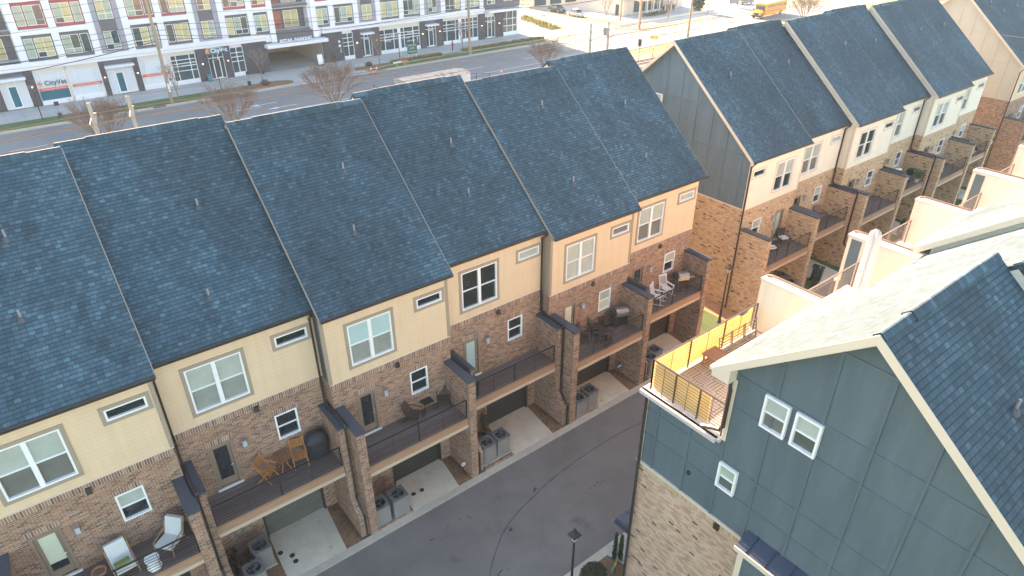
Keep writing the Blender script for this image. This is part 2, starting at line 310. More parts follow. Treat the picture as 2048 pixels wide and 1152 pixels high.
# ------------------------------------------------------------------ mesh builder
class MB:
    def __init__(s): s.v = []; s.f = []; s.uv = []; s.T = None
    def _add(s, pts, uv=None):
        P = [Vector(p) for p in pts]
        if s.T is not None: P = [s.T @ p for p in P]
        b = len(s.v); s.v.extend(P); s.f.append(tuple(range(b, b+len(P))))
        if uv is None:
            nrm = Vector((0, 0, 0))
            for i in range(len(P)):
                a, c = P[i], P[(i+1) % len(P)]
                nrm += Vector(((a.y-c.y)*(a.z+c.z), (a.z-c.z)*(a.x+c.x), (a.x-c.x)*(a.y+c.y)))
            ax, ay, az_ = abs(nrm.x), abs(nrm.y), abs(nrm.z)
            if az_ >= ax and az_ >= ay: uv = [(p.x, p.y) for p in P]
            elif ay >= ax: uv = [(p.x, p.z) for p in P]
            else: uv = [(p.y, p.z) for p in P]
        s.uv.extend(uv)
    def quad(s, a, b, c, d, uv=None): s._add((a, b, c, d), uv); return s
    def poly(s, pts, uv=None): s._add(pts, uv); return s
    def box(s, x0, x1, y0, y1, z0, z1):
        if x0 > x1: x0, x1 = x1, x0
        if y0 > y1: y0, y1 = y1, y0
        if z0 > z1: z0, z1 = z1, z0
        s.quad((x0, y0, z0), (x1, y0, z0), (x1, y0, z1), (x0, y0, z1)); s.quad((x1, y1, z0), (x0, y1, z0), (x0, y1, z1), (x1, y1, z1))
        s.quad((x0, y1, z0), (x0, y0, z0), (x0, y0, z1), (x0, y1, z1)); s.quad((x1, y0, z0), (x1, y1, z0), (x1, y1, z1), (x1, y0, z1))
        s.quad((x0, y0, z1), (x1, y0, z1), (x1, y1, z1), (x0, y1, z1)); s.quad((x0, y1, z0), (x1, y1, z0), (x1, y0, z0), (x0, y0, z0))
        return s
    def extr(s, pts, d):
        d = Vector(d); A = [Vector(p) for p in pts]; B = [p+d for p in A]
        s.poly(A[::-1]); s.poly(B)
        for i in range(len(A)):
            j = (i+1) % len(A); s.quad(A[i], A[j], B[j], B[i])
        return s
    def tube(s, pts, r, n=6, caps=True):
        P = [Vector(p) for p in pts]
        rs = r if isinstance(r, (list, tuple)) else [r]*len(P)
        rings = []; up = Vector((0, 0, 1))
        for i, p in enumerate(P):
            t = (P[min(i+1, len(P)-1)]-P[max(i-1, 0)]).normalized()
            u0 = up if abs(t.z) < 0.95 else Vector((1, 0, 0))
            a = t.cross(u0).normalized(); b = a.cross(t).normalized()
            rings.append([p+(a*math.cos(2*math.pi*k/n)+b*math.sin(2*math.pi*k/n))*rs[i] for k in range(n)])
        for i in range(len(P)-1):
            for k in range(n):
                k2 = (k+1) % n; s.quad(rings[i][k], rings[i][k2], rings[i+1][k2], rings[i+1][k])
        if caps: s.poly(rings[0]); s.poly(rings[-1][::-1])
        return s
    def bar(s, a, b, wx, wy=None):
        wy = wy or wx; a = Vector(a); b = Vector(b); t = (b-a).normalized()
        u0 = Vector((0, 0, 1)) if abs(t.z) < 0.95 else Vector((1, 0, 0))
        u = t.cross(u0).normalized()*wx/2; v = u.normalized().cross(t).normalized()*wy/2
        A = [a-u-v, a+u-v, a+u+v, a-u+v]; B = [p+(b-a) for p in A]
        s.poly(A[::-1]); s.poly(B)
        for i in range(4): j = (i+1) % 4; s.quad(A[i], A[j], B[j], B[i])
        return s
    def lathe(s, prof, c=(0, 0, 0), n=16):
        c = Vector(c)
        for (r0, z0), (r1, z1) in zip(prof, prof[1:]):
            for k in range(n):
                a0, a1 = 2*math.pi*k/n, 2*math.pi*(k+1)/n
                p = lambda r, a, z: c+Vector((r*math.cos(a), r*math.sin(a), z))
                if r0 < 1e-4: s.poly([p(r0, a0, z0), p(r1, a1, z1), p(r1, a0, z1)][::-1])
                elif r1 < 1e-4: s.poly([p(r0, a0, z0), p(r0, a1, z0), p(r1, a0, z1)])
                else: s.quad(p(r0, a0, z0), p(r0, a1, z0), p(r1, a1, z1), p(r1, a0, z1))
        return s
    def wall(s, P, u0, u1, z0, z1, holes, depth):
        """plane piece with rectangular holes and reveals; P(u, z, d) gives the point, d = depth inward"""
        us = sorted({u0, u1, *[h[0] for h in holes], *[h[1] for h in holes]}); zs = sorted({z0, z1, *[h[2] for h in holes], *[h[3] for h in holes]})
        us = [u for u in us if u0 <= u <= u1]; zs = [z for z in zs if z0 <= z <= z1]
        for a, b in zip(us, us[1:]):
            for c, d in zip(zs, zs[1:]):
                m, k = (a+b)/2, (c+d)/2
                if any(h[0] < m < h[1] and h[2] < k < h[3] for h in holes): continue
                s.quad(P(a, c, 0), P(b, c, 0), P(b, d, 0), P(a, d, 0))
        for h in holes:
            a, b, c, d = h[:4]; a = max(a, u0); b = min(b, u1); c = max(c, z0); d = min(d, z1)
            s.quad(P(a, c, 0), P(a, d, 0), P(a, d, depth), P(a, c, depth)); s.quad(P(b, c, 0), P(b, c, depth), P(b, d, depth), P(b, d, 0))
            s.quad(P(a, d, 0), P(b, d, 0), P(b, d, depth), P(a, d, depth)); s.quad(P(a, c, 0), P(a, c, depth), P(b, c, depth), P(b, c, 0))
        return s
    def build(s, name, mat, parent=None, local=False, smooth=False):
        o = Vector((0, 0, 0))
        if parent is not None and not local:
            p = parent
            while p is not None: o += Vector(p.location); p = p.parent
        me = bpy.data.meshes.new(name)
        me.from_pydata([tuple(p-o) for p in s.v], [], s.f)
        ul = me.uv_layers.new(name='UVMap')
        flat = [c for t in s.uv for c in t]; ul.data.foreach_set('uv', flat)
        me.materials.append(mat)
        if smooth: me.polygons.foreach_set('use_smooth', [True]*len(me.polygons))
        me.update()
        ob = bpy.data.objects.new(name, me); COL.objects.link(ob)
        if parent is not None: ob.parent = parent
        return ob
def tag(o, label=None, cat=None, group=None, kind=None):
    if label: o['label'] = label
    if cat: o['category'] = cat
    if group: o['group'] = group
    if kind: o['kind'] = kind
    return o
def thing(name, label, cat, loc=(0, 0, 0), rz=0, group=None):
    o = bpy.data.objects.new(name, None); COL.objects.link(o); o.location = loc; o.rotation_euler = (0, 0, rz); o.empty_display_size = 0.2
    return tag(o, label, cat, group)
def copy_tree(o, parent=None):
    c = o.copy(); COL.objects.link(c)
    if parent is not None: c.parent = parent
    for ch in [x for x in bpy.data.objects if x.parent == o]: copy_tree(ch, c)
    return c
def dup(o, loc, rz, label, group=None):
    c = copy_tree(o); c.location = loc; c.rotation_euler = (0, 0, rz); c['label'] = label
    if group: c['group'] = group
    return c
def struct(name, mb, mat): return tag(mb.build(name, mat), kind='structure')
def text(name, s, size, mat, parent, loc, rot=(90, 0, 0), extrude=0.012, sx=1.0, bold=0.0):
    cu_ = bpy.data.curves.new(name, 'FONT'); cu_.body = s; cu_.size = size; cu_.extrude = extrude; cu_.align_x = 'CENTER'; cu_.align_y = 'CENTER'; cu_.offset = bold
    t = bpy.data.objects.new(name, cu_); COL.objects.link(t)
    dg = bpy.context.evaluated_depsgraph_get(); me = bpy.data.meshes.new_from_object(t.evaluated_get(dg))
    bpy.data.objects.remove(t); bpy.data.curves.remove(cu_)
    me.materials.clear(); me.materials.append(mat)
    o = bpy.data.objects.new(name, me); COL.objects.link(o); o.parent = parent
    o.location = loc; o.rotation_euler = tuple(R(a) for a in rot); o.scale = (sx, 1, 1)
    return o

SLOPE = 0.847
# ------------------------------------------------------------------ ground
def sheet(name, pts, z, mat, thick=None):
    mb = MB(); mb.poly([(p[0], p[1], z) for p in pts])
    if thick:
        for i in range(len(pts)):
            a, b = pts[i], pts[(i+1) % len(pts)]
            mb.quad((a[0], a[1], z-thick), (b[0], b[1], z-thick), (b[0], b[1], z), (a[0], a[1], z))
    return struct(name, mb, mat)
def rect(x0, x1, y0, y1): return [(x0, y0), (x1, y0), (x1, y1), (x0, y1)]
TH = math.atan(0.029); cT, sT = math.cos(TH), math.sin(TH)
def sf(s, t): return (s*cT-(t-86.6)*sT, 86.6+s*sT+(t-86.6)*cT)   # street frame: s along, t = y at x=0
def srect(s0, s1, t0, t1): return [sf(s0, t0), sf(s1, t0), sf(s1, t1), sf(s0, t1)]
sheet('ground', rect(-900, 1200, -500, 1500), -0.02, terrain)
sheet('lawn', rect(-60, 90, -45, 44), -0.012, grass)
sheet('alley', rect(-40, 120, -8.65, -2.4), 0.0, asphalt)
g = MB()
for x0 in [-30+3.05*i for i in range(45)]: g.box(x0, x0+3.04, -2.4, -2.03, -0.03, 0.035)
struct('kerb', g, conc2)
g = MB()
for x0 in [-30+3.05*i+1.1 for i in range(45)]: g.box(x0, x0+3.04, -9.02, -8.65, -0.03, 0.035)
struct('kerb_far_side', g, conc2)
sheet('gap_soil', rect(26.0, 27.6, -1.9, 14), 0.0, soil)
sheet('gap_grass', rect(22.9, 26.1, -2.0, 14), 0.012, grassdk)
# tar seams and stains on the alley
def ribbon(mb, pts, wd, z):
    rr = random.Random(3)
    for i in range(len(pts)-1):
        a, b = Vector(pts[i]), Vector(pts[i+1]); t = (b-a).normalized(); nn = Vector((-t.y, t.x))
        w0, w1 = wd*(0.6+0.8*((i*7919) % 97)/97), wd*(0.6+0.8*(((i+1)*7919) % 97)/97)
        mb.quad((*(a-nn*w0), z), (*(b-nn*w1), z), (*(b+nn*w1), z), (*(a+nn*w0), z))
    return mb
def smooth_line(pts, n=7, jit=0.012):
    rr = random.Random(5); o = []
    for i in range(len(pts)-1):
        p0, p1, p2, p3 = [Vector(pts[max(0, min(len(pts)-1, k))]) for k in (i-1, i, i+1, i+2)]
        for k in range(n):
            t = k/n; o.append(0.5*((2*p1)+(-p0+p2)*t+(2*p0-5*p1+4*p2-p3)*t*t+(-p0+3*p1-3*p2+p3)*t**3)+Vector((rr.uniform(-jit, jit), rr.uniform(-jit, jit))))
    o.append(Vector(pts[-1])); return o
g = MB(); ribbon(g, smooth_line([(1.6, -8.6), (2.87, -6.79), (4.74, -5.34), (7.04, -4.62), (9.2, -4.25), (11.7, -4.12), (13.4, -4.15), (16, -4.4), (20, -4.6)]), 0.03, 0.004)
struct('tar_seam', g, tar)
g = MB()
rr = random.Random(11)
for (x, y, r_) in [(2.6, -3.9, 0.9), (4.9, -5.5, 0.25), (7.2, -4.4, 0.2), (3.3, -6.9, 0.3), (-1.5, -5.2, 0.5), (9.8, -5.9, 0.35)]:
    for k in range(14):
        a = rr.uniform(0, 6.28); d = rr.random()*r_; q = rr.uniform(0.02, 0.06)
        cx, cy = x+d*math.cos(a)*1.5, y+d*math.sin(a)*0.6
        g.poly([(cx+q*math.cos(j*1.0472), cy+q*0.7*math.sin(j*1.0472), 0.005) for j in range(6)])
struct('asphalt_stain', g, stain)

# ------------------------------------------------------------------ townhouse pieces
def P_y(y, sign=-1):   # facade facing -y (sign -1) : depth goes +y
    return lambda u, z, d: (u, y-sign*d, z)
def P_x(x, sign=-1):
    return lambda u, z, d: (x-sign*d, u, z)
def window(parent, P, u0, u1, z0, z1, trim=0.0, double=False, slit=False, top=blindp, bot=glass, tmat=None, proud=0.02, meet=0.5):
    """frame > panes; sits in a recess of the wall plane"""
    f = 0.065
    mb = MB()
    def blk(m, a, b, c, d, d0, d1):
        pts = [P(a, c, d0), P(b, c, d0), P(b, d, d0), P(a, d, d0)]; q = [P(a, c, d1), P(b, c, d1), P(b, d, d1), P(a, d, d1)]
        m.poly(pts)
        for i in range(4): j = (i+1) % 4; m.quad(pts[i], q[i], q[j], pts[j])
    blk(mb, u0, u1, z0, z0+f, -proud, 0.1); blk(mb, u0, u1, z1-f, z1, -proud, 0.1)
    blk(mb, u0, u0+f, z0+f, z1-f, -proud, 0.1); blk(mb, u1-f, u1, z0+f, z1-f, -proud, 0.1)
    cols = [(u0+f, u1-f)]
    if double:
        m = (u0+u1)/2; blk(mb, m-0.075, m+0.075, z0+f, z1-f, -proud+0.004, 0.1); cols = [(u0+f, m-0.075), (m+0.075, u1-f)]
    zm = z0+(z1-z0)*meet
    if not slit:
        for a, b in cols: blk(mb, a, b, zm-0.025, zm+0.025, 0.012, 0.1)
    fr = mb.build('window', white, parent)
    for i, (a, b) in enumerate(cols):
        if slit: MB().quad(P(a, z0+f, 0.07), P(b, z0+f, 0.07), P(b, z1-f, 0.07), P(a, z1-f, 0.07)).build('pane', bot, fr)
        else:
            MB().quad(P(a, z0+f, 0.085), P(b, z0+f, 0.085), P(b, zm-0.025, 0.085), P(a, zm-0.025, 0.085)).build('lower_pane', bot[i] if isinstance(bot, tuple) else bot, fr)
            if top is None: pass
            MB().quad(P(a, zm+0.025, 0.055), P(b, zm+0.025, 0.055), P(b, z1-f, 0.055), P(a, z1-f, 0.055)).build('upper_pane', top[i] if isinstance(top, tuple) else top, fr)
    if trim:
        t = trim; m2 = MB()
        blk(m2, u0-t, u1+t, z1+0.001, z1+t, -0.035, 0.02); blk(m2, u0-t, u1+t, z0-t, z0-0.001, -0.03, 0.02)
        blk(m2, u0-t, u0-0.001, z0, z1, -0.028, 0.02); blk(m2, u1+0.001, u1+t, z0, z1, -0.028, 0.02)
        m2.build('window_trim', tmat or taupe, fr)
    return fr
def course(parent, P, u0, u1, z0, z1, mat, d=-0.012):
    mb = MB(); pts = [P(u0, z0, d), P(u1, z0, d), P(u1, z1, d), P(u0, z1, d)]; q = [P(u0, z0, 0.01), P(u1, z0, 0.01), P(u1, z1, 0.01), P(u0, z1, 0.01)]
    # soldier bricks: v measured from the bottom of the course so one full brick stands in it
    uv = [(u0, 0.01), (u1, 0.01), (u1, 0.29), (u0, 0.29)]
    mb.quad(*pts, uv=uv)
    for i in range(4): j = (i+1) % 4; mb.quad(pts[i], q[i], q[j], pts[j])
    mb.build('soldier_course', mat, parent)
def railing(parent, pts, z, h, mat, mid=1, bars=7, name='railing'):
    mb = MB()
    for a, b in zip(pts, pts[1:]):
        a, b = Vector((*a, 0)), Vector((*b, 0)); n = mid+1
        L = (b-a).length
        nthin = 2*n
        for k in range(nthin+1):
            p = a.lerp(b, k/nthin); wd = 0.042 if k % 2 == 0 else 0.014
            mb.bar((p.x, p.y, z), (p.x, p.y, z+h), wd)
        mb.bar((a.x, a.y, z+h), (b.x, b.y, z+h), 0.05, 0.04)
        for k in range(bars):
            zz = z+0.09+(h-0.14)*k/bars
            mb.bar((a.x, a.y, zz), (b.x, b.y, zz), 0.015 if mat is blackm else 0.011)
    return mb.build(name, mat, parent)
def roof_slab(parent, x0, x1, ye, ze, yr, zr, yb, zb, t=0.13, name='roof'):
    """front eave (ye,ze), ridge (yr,zr), back eave (yb,zb); u along x, v along the slope"""
    mb = MB()
    for (ya, za, yc, zc) in ((ye, ze, yr, zr), (yb, zb, yr, zr)):
        L = math.hypot(yc-ya, zc-za); s0 = 0.37*abs(ya)
        fl = ya > yc
        a, b, c, d = (x0, ya, za), (x1, ya, za), (x1, yc, zc), (x0, yc, zc)
        uv = [(x0, 0), (x1, 0), (x1, L), (x0, L)]
        if fl: mb.quad(b, a, d, c, uv=[uv[1], uv[0], uv[3], uv[2]])
        else: mb.quad(a, b, c, d, uv=uv)
        mb.quad((x0, ya, za-t), (x0, yc, zc-t), (x1, yc, zc-t), (x1, ya, za-t))
        mb.quad((x0, ya, za-t), (x1, ya, za-t), (x1, ya, za), (x0, ya, za))
        mb.quad((x0, ya, za-t), (x0, ya, za), (x0, yc, zc), (x0, yc, zc-t)); mb.quad((x1, ya, za), (x1, ya, za-t), (x1, yc, zc-t), (x1, yc, zc))
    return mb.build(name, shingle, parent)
def ridge_cap(roof, x0, x1, y, z, vent):
    mb = MB(); sl = SLOPE; wd = 0.17
    def strip(a, b, h, wd):
        f = 0.022; prof = [(-wd, z+h-wd*sl), (-f, z+h-f*sl*0.75), (f, z+h-f*sl*0.65), (wd, z+h-wd*sl), (wd, z-wd*sl-0.01), (-wd, z-wd*sl-0.01)]
        for i in range(6):
            (d0, z0), (d1, z1) = prof[i], prof[(i+1) % 6]
            mb.quad((a, y+d0, z0), (b, y+d0, z0), (b, y+d1, z1), (a, y+d1, z1), uv=[(a, 0.03), (b, 0.03), (b, 0.15), (a, 0.15)])
        for xx in (a, b): mb.poly([(xx, y+d, zz) for d, zz in prof])
    strip(x0+0.02, x1-0.02, 0.05, 0.15)
    if vent: strip(vent[0], vent[1], 0.085, 0.19)
    mb.build('ridge_vent', shingle, roof)
def pipe_vent(roof, x, y, z):
    MB().tube([(x, y, z-0.1), (x, y, z+0.36)], 0.036, 8).build('vent_pipe', galv, roof)
    MB().lathe([(0.13, -0.06), (0.09, 0.06), (0.05, 0.12)], (x, y, z), 10).build('pipe_boot', capmetal, roof)
def gutter(parent, x0, x1, y, z, mat=bronze):
    mb = MB(); mb.box(x0, x1, y-0.11, y-0.004, z-0.12, z-0.02)
    return mb.build('gutter', mat, parent)

def town_a(x0, x1, y, dz, fwd, label, spec):
    """townhouse whose balcony side faces -y; fwd: the forward (odd) type"""
    S = spec
    o = thing('townhouse', label, 'townhouse', ((x0+x1)/2, y, 0), 0, S['group'])
    Hb, He = 7.11+dz, 10.40+dz
    yr, Hr = y+6.60, 10.40+dz+SLOPE*(6.60+0.29)
    yb = y+13.2
    mir = S.get('mir', False); W = x1-x0
    def ux(a): return x1-a if mir else x0+a
    def span(a, b): return (min(ux(a), ux(b)), max(ux(a), ux(b)))
    P = P_y(y)
    bm, sm, sold = S['brick'], S['siding'], S['sold']
    k = W/5.8
    dr, sw, gar = span(1.02*k, 1.92*k), span(3.62*k, 4.52*k), span(2.28*k, 4.86*k)
    big, sl = span(1.05*k, 3.0*k), span(4.25*k, 5.5*k)
    zt = dz if S.get('winz') is None else S['winz']
    holes = [(dr[0], dr[1], 3.80, 5.98), (sw[0], sw[1], 4.83+zt, 6.08+zt), (gar[0], gar[1], -0.05, 2.45)]
    mb = MB(); mb.wall(P, x0, x1, -0.05, Hb, holes, 0.14)
    mb.quad((x0, yb, -0.05), (x0, y, -0.05), (x0, y, Hb), (x0, yb, Hb)); mb.quad((x1, y, -0.05), (x1, yb, -0.05), (x1, yb, Hb), (x1, y, Hb))
    mb.quad((x1, yb, -0.05), (x0, yb, -0.05), (x0, yb, Hb), (x1, yb, Hb))
    mb.build('brick_wall', bm, o)
    bz = (big[0], big[1], 7.62+zt, 9.56+zt); sz = (sl[0], sl[1], 9.14+zt, 9.60+zt)
    yu = y-0.012
    mb = MB(); mb.wall(P_y(yu), x0, x1, Hb+0.03, He, [bz, sz], 0.11); mb.quad((x1, yb, Hb), (x0, yb, Hb), (x0, yb, He+0.1), (x1, yb, He+0.1)); mb.quad((x0, y+0.2, Hb), (x1, y+0.2, Hb), (x1, yb, Hb), (x0, yb, Hb)); mb.quad((x0, y+0.2, 3.5), (x1, y+0.2, 3.5), (x1, yb, 3.5), (x0, yb, 3.5))
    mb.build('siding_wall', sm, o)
    # side walls of the upper floor and gables
    for (xx, key) in ((x0, 'gl'), (x1, 'gr')):
        e = 0.003 if xx == x1 else -0.003
        mb = MB(); pts = [(xx+e, yu, Hb+0.03), (xx+e, yb, Hb+0.03), (xx+e, yb, He+SLOPE*0.1), (xx+e, yr, Hr-0.16), (xx+e, yu, He+SLOPE*0.1-0.02)]
        mb.poly(pts if xx == x1 else pts[::-1])
        mb.build('gable_wall', S.get(key, S.get('gable', sm)), o)
    MB().box(x0-0.01, x1+0.01, y-0.05, y+0.02, Hb-0.0, Hb+0.03).build('ledge_flashing', creamtrim, o)
    course(o, P, x0, x1, Hb-0.30, Hb, sold)
    course(o, P, dr[0]-0.05, dr[1]+0.05, 5.98, 6.22, sold, -0.008); course(o, P, sw[0]-0.05, sw[1]+0.05, 6.08+zt, 6.32+zt, sold, -0.008)
    course(o, P, sw[0]-0.05, sw[1]+0.05, 4.72+zt, 4.83+zt, sold, -0.02)
    # roof
    ov = 0.15
    xr0 = x0-(S.get('ov0', ov) if (fwd or S.get('ov0')) else 0.0); xr1 = x1+(S.get('ov1', ov) if (fwd or S.get('ov1')) else 0.0)
    ye = y-0.29; yb2 = yb+0.29
    rf = roof_slab(o, xr0, xr1, ye, He, yr, Hr, yb2, He)
    ridge_cap(rf, xr0, xr1, yr, Hr, (x0+1.0*k, x1-0.9*k))
    for (px, py) in S['pipes']: pipe_vent(rf, px, py, He+SLOPE*(py-ye))
    # rake boards
    for xx, sg in ((xr0, -1), (xr1, 1)):
        if xx in (x0, x1): continue
        mb = MB()
        for (ya, za) in ((ye, He), (yb2, He)):
            rh = S.get('rh', 0.24); A, B = (xx+sg*0.03, ya, za-rh), (xx+sg*0.03, yr, Hr-rh)
            mb.extr([A, B, (B[0], B[1], Hr-0.012), (A[0], A[1], za-0.012)], (-sg*0.03, 0, 0))
            # soffit
            mb.quad((xx, ya, za-0.15), (xx, yr, Hr-0.15), ((x0 if sg < 0 else x1), yr, Hr-0.15), ((x0 if sg < 0 else x1), ya, za-0.15))
        mb.build('rake_board', S.get('trim', taupe), o)
    MB().box(x0, x1, ye+0.01, y-0.012, He-0.17, He-0.14).build('soffit', S.get('trim', taupe), o)
    gutter(o, xr0+0.02, xr1-0.02, ye, He, bronze)
    # corner boards where the forward unit's corner shows
    if fwd or S.get('cb'):
        for xx, sg in ((x0, -1), (x1, 1)):
            mb = MB(); mb.box(xx-0.025 if sg < 0 else xx-0.11, xx+0.11 if sg < 0 else xx+0.025, yu-0.025, yu-0.001, Hb+0.03, He-0.17)
            mb.box(xx+sg*0.006, xx+sg*0.026, yu-0.001, yu+0.13, Hb+0.03, He-0.17)
            mb.build('corner_board', S.get('trim', taupe), o)
    # windows
    st = S['style']
    window(o, P_y(yu), *bz, trim=0.13 if not S.get('thin') else 0.1, double=True, top=st['bt'], bot=st['bb'], tmat=S.get('trim', taupe))
    window(o, P_y(yu), *sz, trim=0.13 if not S.get('thin') else 0.1, slit=True, bot=st['slit'], tmat=S.get('trim', taupe))
    window(o, P, sw[0], sw[1], 4.83+zt, 6.08+zt, top=st['st'], bot=st['sb'])
    # door
    mb = MB(); d0, d1 = dr
    mb.box(d0, d0+0.09, y-0.03, y+0.13, 3.80, 5.98); mb.box(d1-0.09, d1, y-0.03, y+0.13, 3.80, 5.98); mb.box(d0+0.09, d1-0.09, y-0.03, y+0.13, 5.88, 5.98)
    dd = mb.build('door', doorm, o)
    mb = MB(); mb.wall(P_y(y+0.06), d0+0.09, d1-0.09, 3.84, 5.88, [(d0+0.20, d1-0.20, 4.14, 5.74)], 0.03); mb.build('door_leaf', doorm, dd)
    if st.get('doorsplit'):
        zc = 4.14+st['doorsplit']
        MB().quad((d0+0.2, y+0.09, 4.14), (d1-0.2, y+0.09, 4.14), (d1-0.2, y+0.09, zc), (d0+0.2, y+0.09, zc)).build('pane', glass, dd)
        MB().quad((d0+0.2, y+0.085, zc), (d1-0.2, y+0.085, zc), (d1-0.2, y+0.085, 5.74), (d0+0.2, y+0.085, 5.74)).build('door_shade', st['door'], dd)
    else: MB().quad((d0+0.2, y+0.088, 4.14), (d1-0.2, y+0.088, 4.14), (d1-0.2, y+0.088, 5.74), (d0+0.2, y+0.088, 5.74)).build('pane', st['door'], dd)
    hx = d1-0.15; MB().tube([(hx, y+0.03, 4.75), (hx, y-0.0, 4.75), (hx-0.09, y-0.0, 4.75)], 0.014, 6).tube([(hx, y+0.05, 4.86), (hx, y+0.01, 4.86)], 0.025, 8).build('handle', steel, dd)
    MB().box(d0-0.04, d1+0.04, y-0.09, y+0.03, 3.735, 3.795).build('door_sill', white, o)
    # wall light, hood vent
    lx = ux(2.32*k); lz = 5.62
    mb = MB(); mb.box(lx-0.07, lx+0.07, y-0.02, y, lz-0.18, lz+0.18); mb.box(lx-0.10, lx+0.10, y-0.23, y-0.021, lz+0.14, lz+0.18); mb.box(lx-0.09, lx+0.09, y-0.21, y-0.021, lz-0.19, lz-0.16)
    wl = mb.build('wall_light', steel, o); MB().box(lx-0.075, lx+0.075, y-0.19, y-0.045, lz-0.16, lz+0.14).build('lamp_glass', lampglass2, wl)
    if S.get('hood', True):
        hx = ux(3.05*k); MB().extr([(hx-0.09, y, 6.70+dz), (hx-0.09, y-0.14, 6.70+dz), (hx-0.09, y-0.10, 6.90+dz), (hx-0.09, y, 6.93+dz)], (0.18, 0, 0)).build('vent_hood', bronze, o)
    # deck
    yd = y-1.78 if fwd else y-1.68
    if S.get('yd') is not None: yd = S['yd']
    wy = yd-0.14
    wl0, wl1 = x0+0.38*k, x1-0.38*k
    MB().box(wl0, wl1, yd+0.03, y-0.001, 3.55, 3.68).build('deck_floor', deckm, o)
    MB().box(wl0, wl1, yd, yd+0.028, 3.31, 3.69).build('deck_fascia', fascia, o)
    MB().box(wl0, wl1, yd-0.02, yd+0.14, 3.14, 3.308).build('deck_beam', beamlow, o)
    railing(o, [(wl0+0.03, yd+0.07), (wl1-0.03, yd+0.07)], 3.68, 1.0, blackm, 1)
    # brick fins between the balconies
    for (a, b, xt) in ((x0, wl0, S.get('w0', True)), (wl1, x1, S.get('w1', True))):
        if not xt: continue
        a2, b2 = (a+0.004, b) if a == x0 else (a, b-0.004)
        mb = MB(); mb.box(a2, b2, wy, y-0.001, -0.05, 5.72)
        if not fwd and not (b == x1 and S.get('plainend')):
            mb.extr([(a2, wy-0.001, -0.05), (a2, wy-0.60, -0.05), (a2, wy-0.60, 1.15), (a2, wy-0.001, 1.75)], (b2-a2, 0, 0))
        pr = mb.build('brick_fin', bm, o)
        MB().box(a2-0.03 if a == x0 else a2-0.045, b2+0.045 if a == x0 else b2+0.03, wy-0.05, y-0.002, 5.72, 5.81).build('coping', capmetal, pr)
    # garage door
    gd = MB(); gd.quad((gar[0], y+0.13, 0.0), (gar[1], y+0.13, 0.0), (gar[1], y+0.13, 2.45), (gar[0], y+0.13, 2.45)).build('garage_door', S.get('gmat', garage), o)
    for gx in gar: MB().box(gx-0.045, gx+0.045, y-0.02, y+0.12, 0, 2.45).build('garage_trim', bronze, o)
    # driveway + mulch in the bay
    return o
def downspout(parent, pts, r=0.045):
    mb = MB()
    for a, b in zip(pts, pts[1:]): mb.bar(a, b, 0.085, 0.065)
    for p in pts[1:-1]: mb.box(p[0]-0.045, p[0]+0.045, p[1]-0.045, p[1]+0.045, p[2]-0.05, p[2]+0.05)
    return mb.build('downspout', bronze, parent)
def spout_path(o, x, y, ye, He, wy, low=True, side=0):
    pts = [(x, ye-0.05, He-0.08), (x, ye-0.05, He-0.20), (x, y-0.07, He-0.50), (x, y-0.07, 6.95), (x, y-0.10, 6.75), (x, y-0.10, 6.02), (x, y-0.25, 5.88), (x, wy-0.02, 5.88), (x, wy-0.10, 5.78)]
    if low: pts += [(x, wy-0.10, 1.85), (x, wy-0.66, 1.25), (x, wy-0.66, 0.02)]
    else: pts += [(x, wy-0.10, 0.02)]
    downspout(o, pts)

def bay_ground(x0, x1, y, k, mir=False, conc_only=False):
    def ux(a): return x1-a if mir else x0+a
    a, b = sorted((ux(2.15*k), ux(4.92*k))); 
    pts = [(a, -2.03), (b-0.28, -2.03), (b, y+0.12), (a+0.15, y+0.12)]
    if mir: pts = [(a+0.28, -2.03), (b, -2.03), (b-0.15, y+0.12), (a, y+0.12)]
    sheet('driveway', pts, 0.03, conc, 0.03)
    m0, m1 = sorted((ux(0.0), ux(2.2*k)))
    c0, c1 = sorted((ux(4.6*k), ux(W_ := (x1-x0))))
    return pts

# ------------------------------------------------------------------ row A
XA = [-11.70, -5.886, 0.0, 5.704, 11.52, 17.13, 22.95]
YA = [-0.10, 0.58, -0.08, 0.42, -0.10, 0.43]
DZ = [0.10, 0.07, -0.10, 0.05, -0.20, -0.02]
styA = [dict(bt=blindp, bb=blindg, slit=glass, st=blindp, sb=glass, door=blindc, doorsplit=0.32),
        dict(bt=blindp, bb=blindm, slit=glass, st=glass, sb=glass, door=glass),
        dict(bt=blindt, bb=blindm, slit=glass, st=glass, sb=glass, door=glass),
        dict(bt=(glass, glass), bb=glass, slit=blindp, st=glass, sb=glass, door=blindt),
        dict(bt=blindp, bb=blindp, slit=blindg, st=blindp, sb=blindc, door=blindc),
        dict(bt=blindp, bb=blindg, slit=blindp, st=blindp, sb=glass, door=glass)]
labA = ['beige and red brick townhouse at the lower left corner, its balcony holding white cushioned chairs',
        'beige and red brick townhouse whose balcony holds orange teak folding chairs and a covered grill',
        'beige and red brick townhouse with two wicker chairs and a black table on its balcony',
        'beige and red brick townhouse with an almost empty balcony and uncovered dark bedroom windows',
        'beige and red brick townhouse whose balcony holds four brown armchairs and a steel grill',
        'beige and red brick end townhouse with white rocking chairs on its balcony, beside the grass']
pipesA = [[(-8.17, 4.17), (-8.54, 2.01)], [(-2.27, 4.29), (-3.19, 1.57)], [(3.55, 4.05), (2.75, 1.9)], [(9.04, 4.26), (8.57, 2.25)], [(14.96, 4.8), (14.2, 1.4)], [(20.49, 4.23), (19.68, 1.65)]]
housesA = []
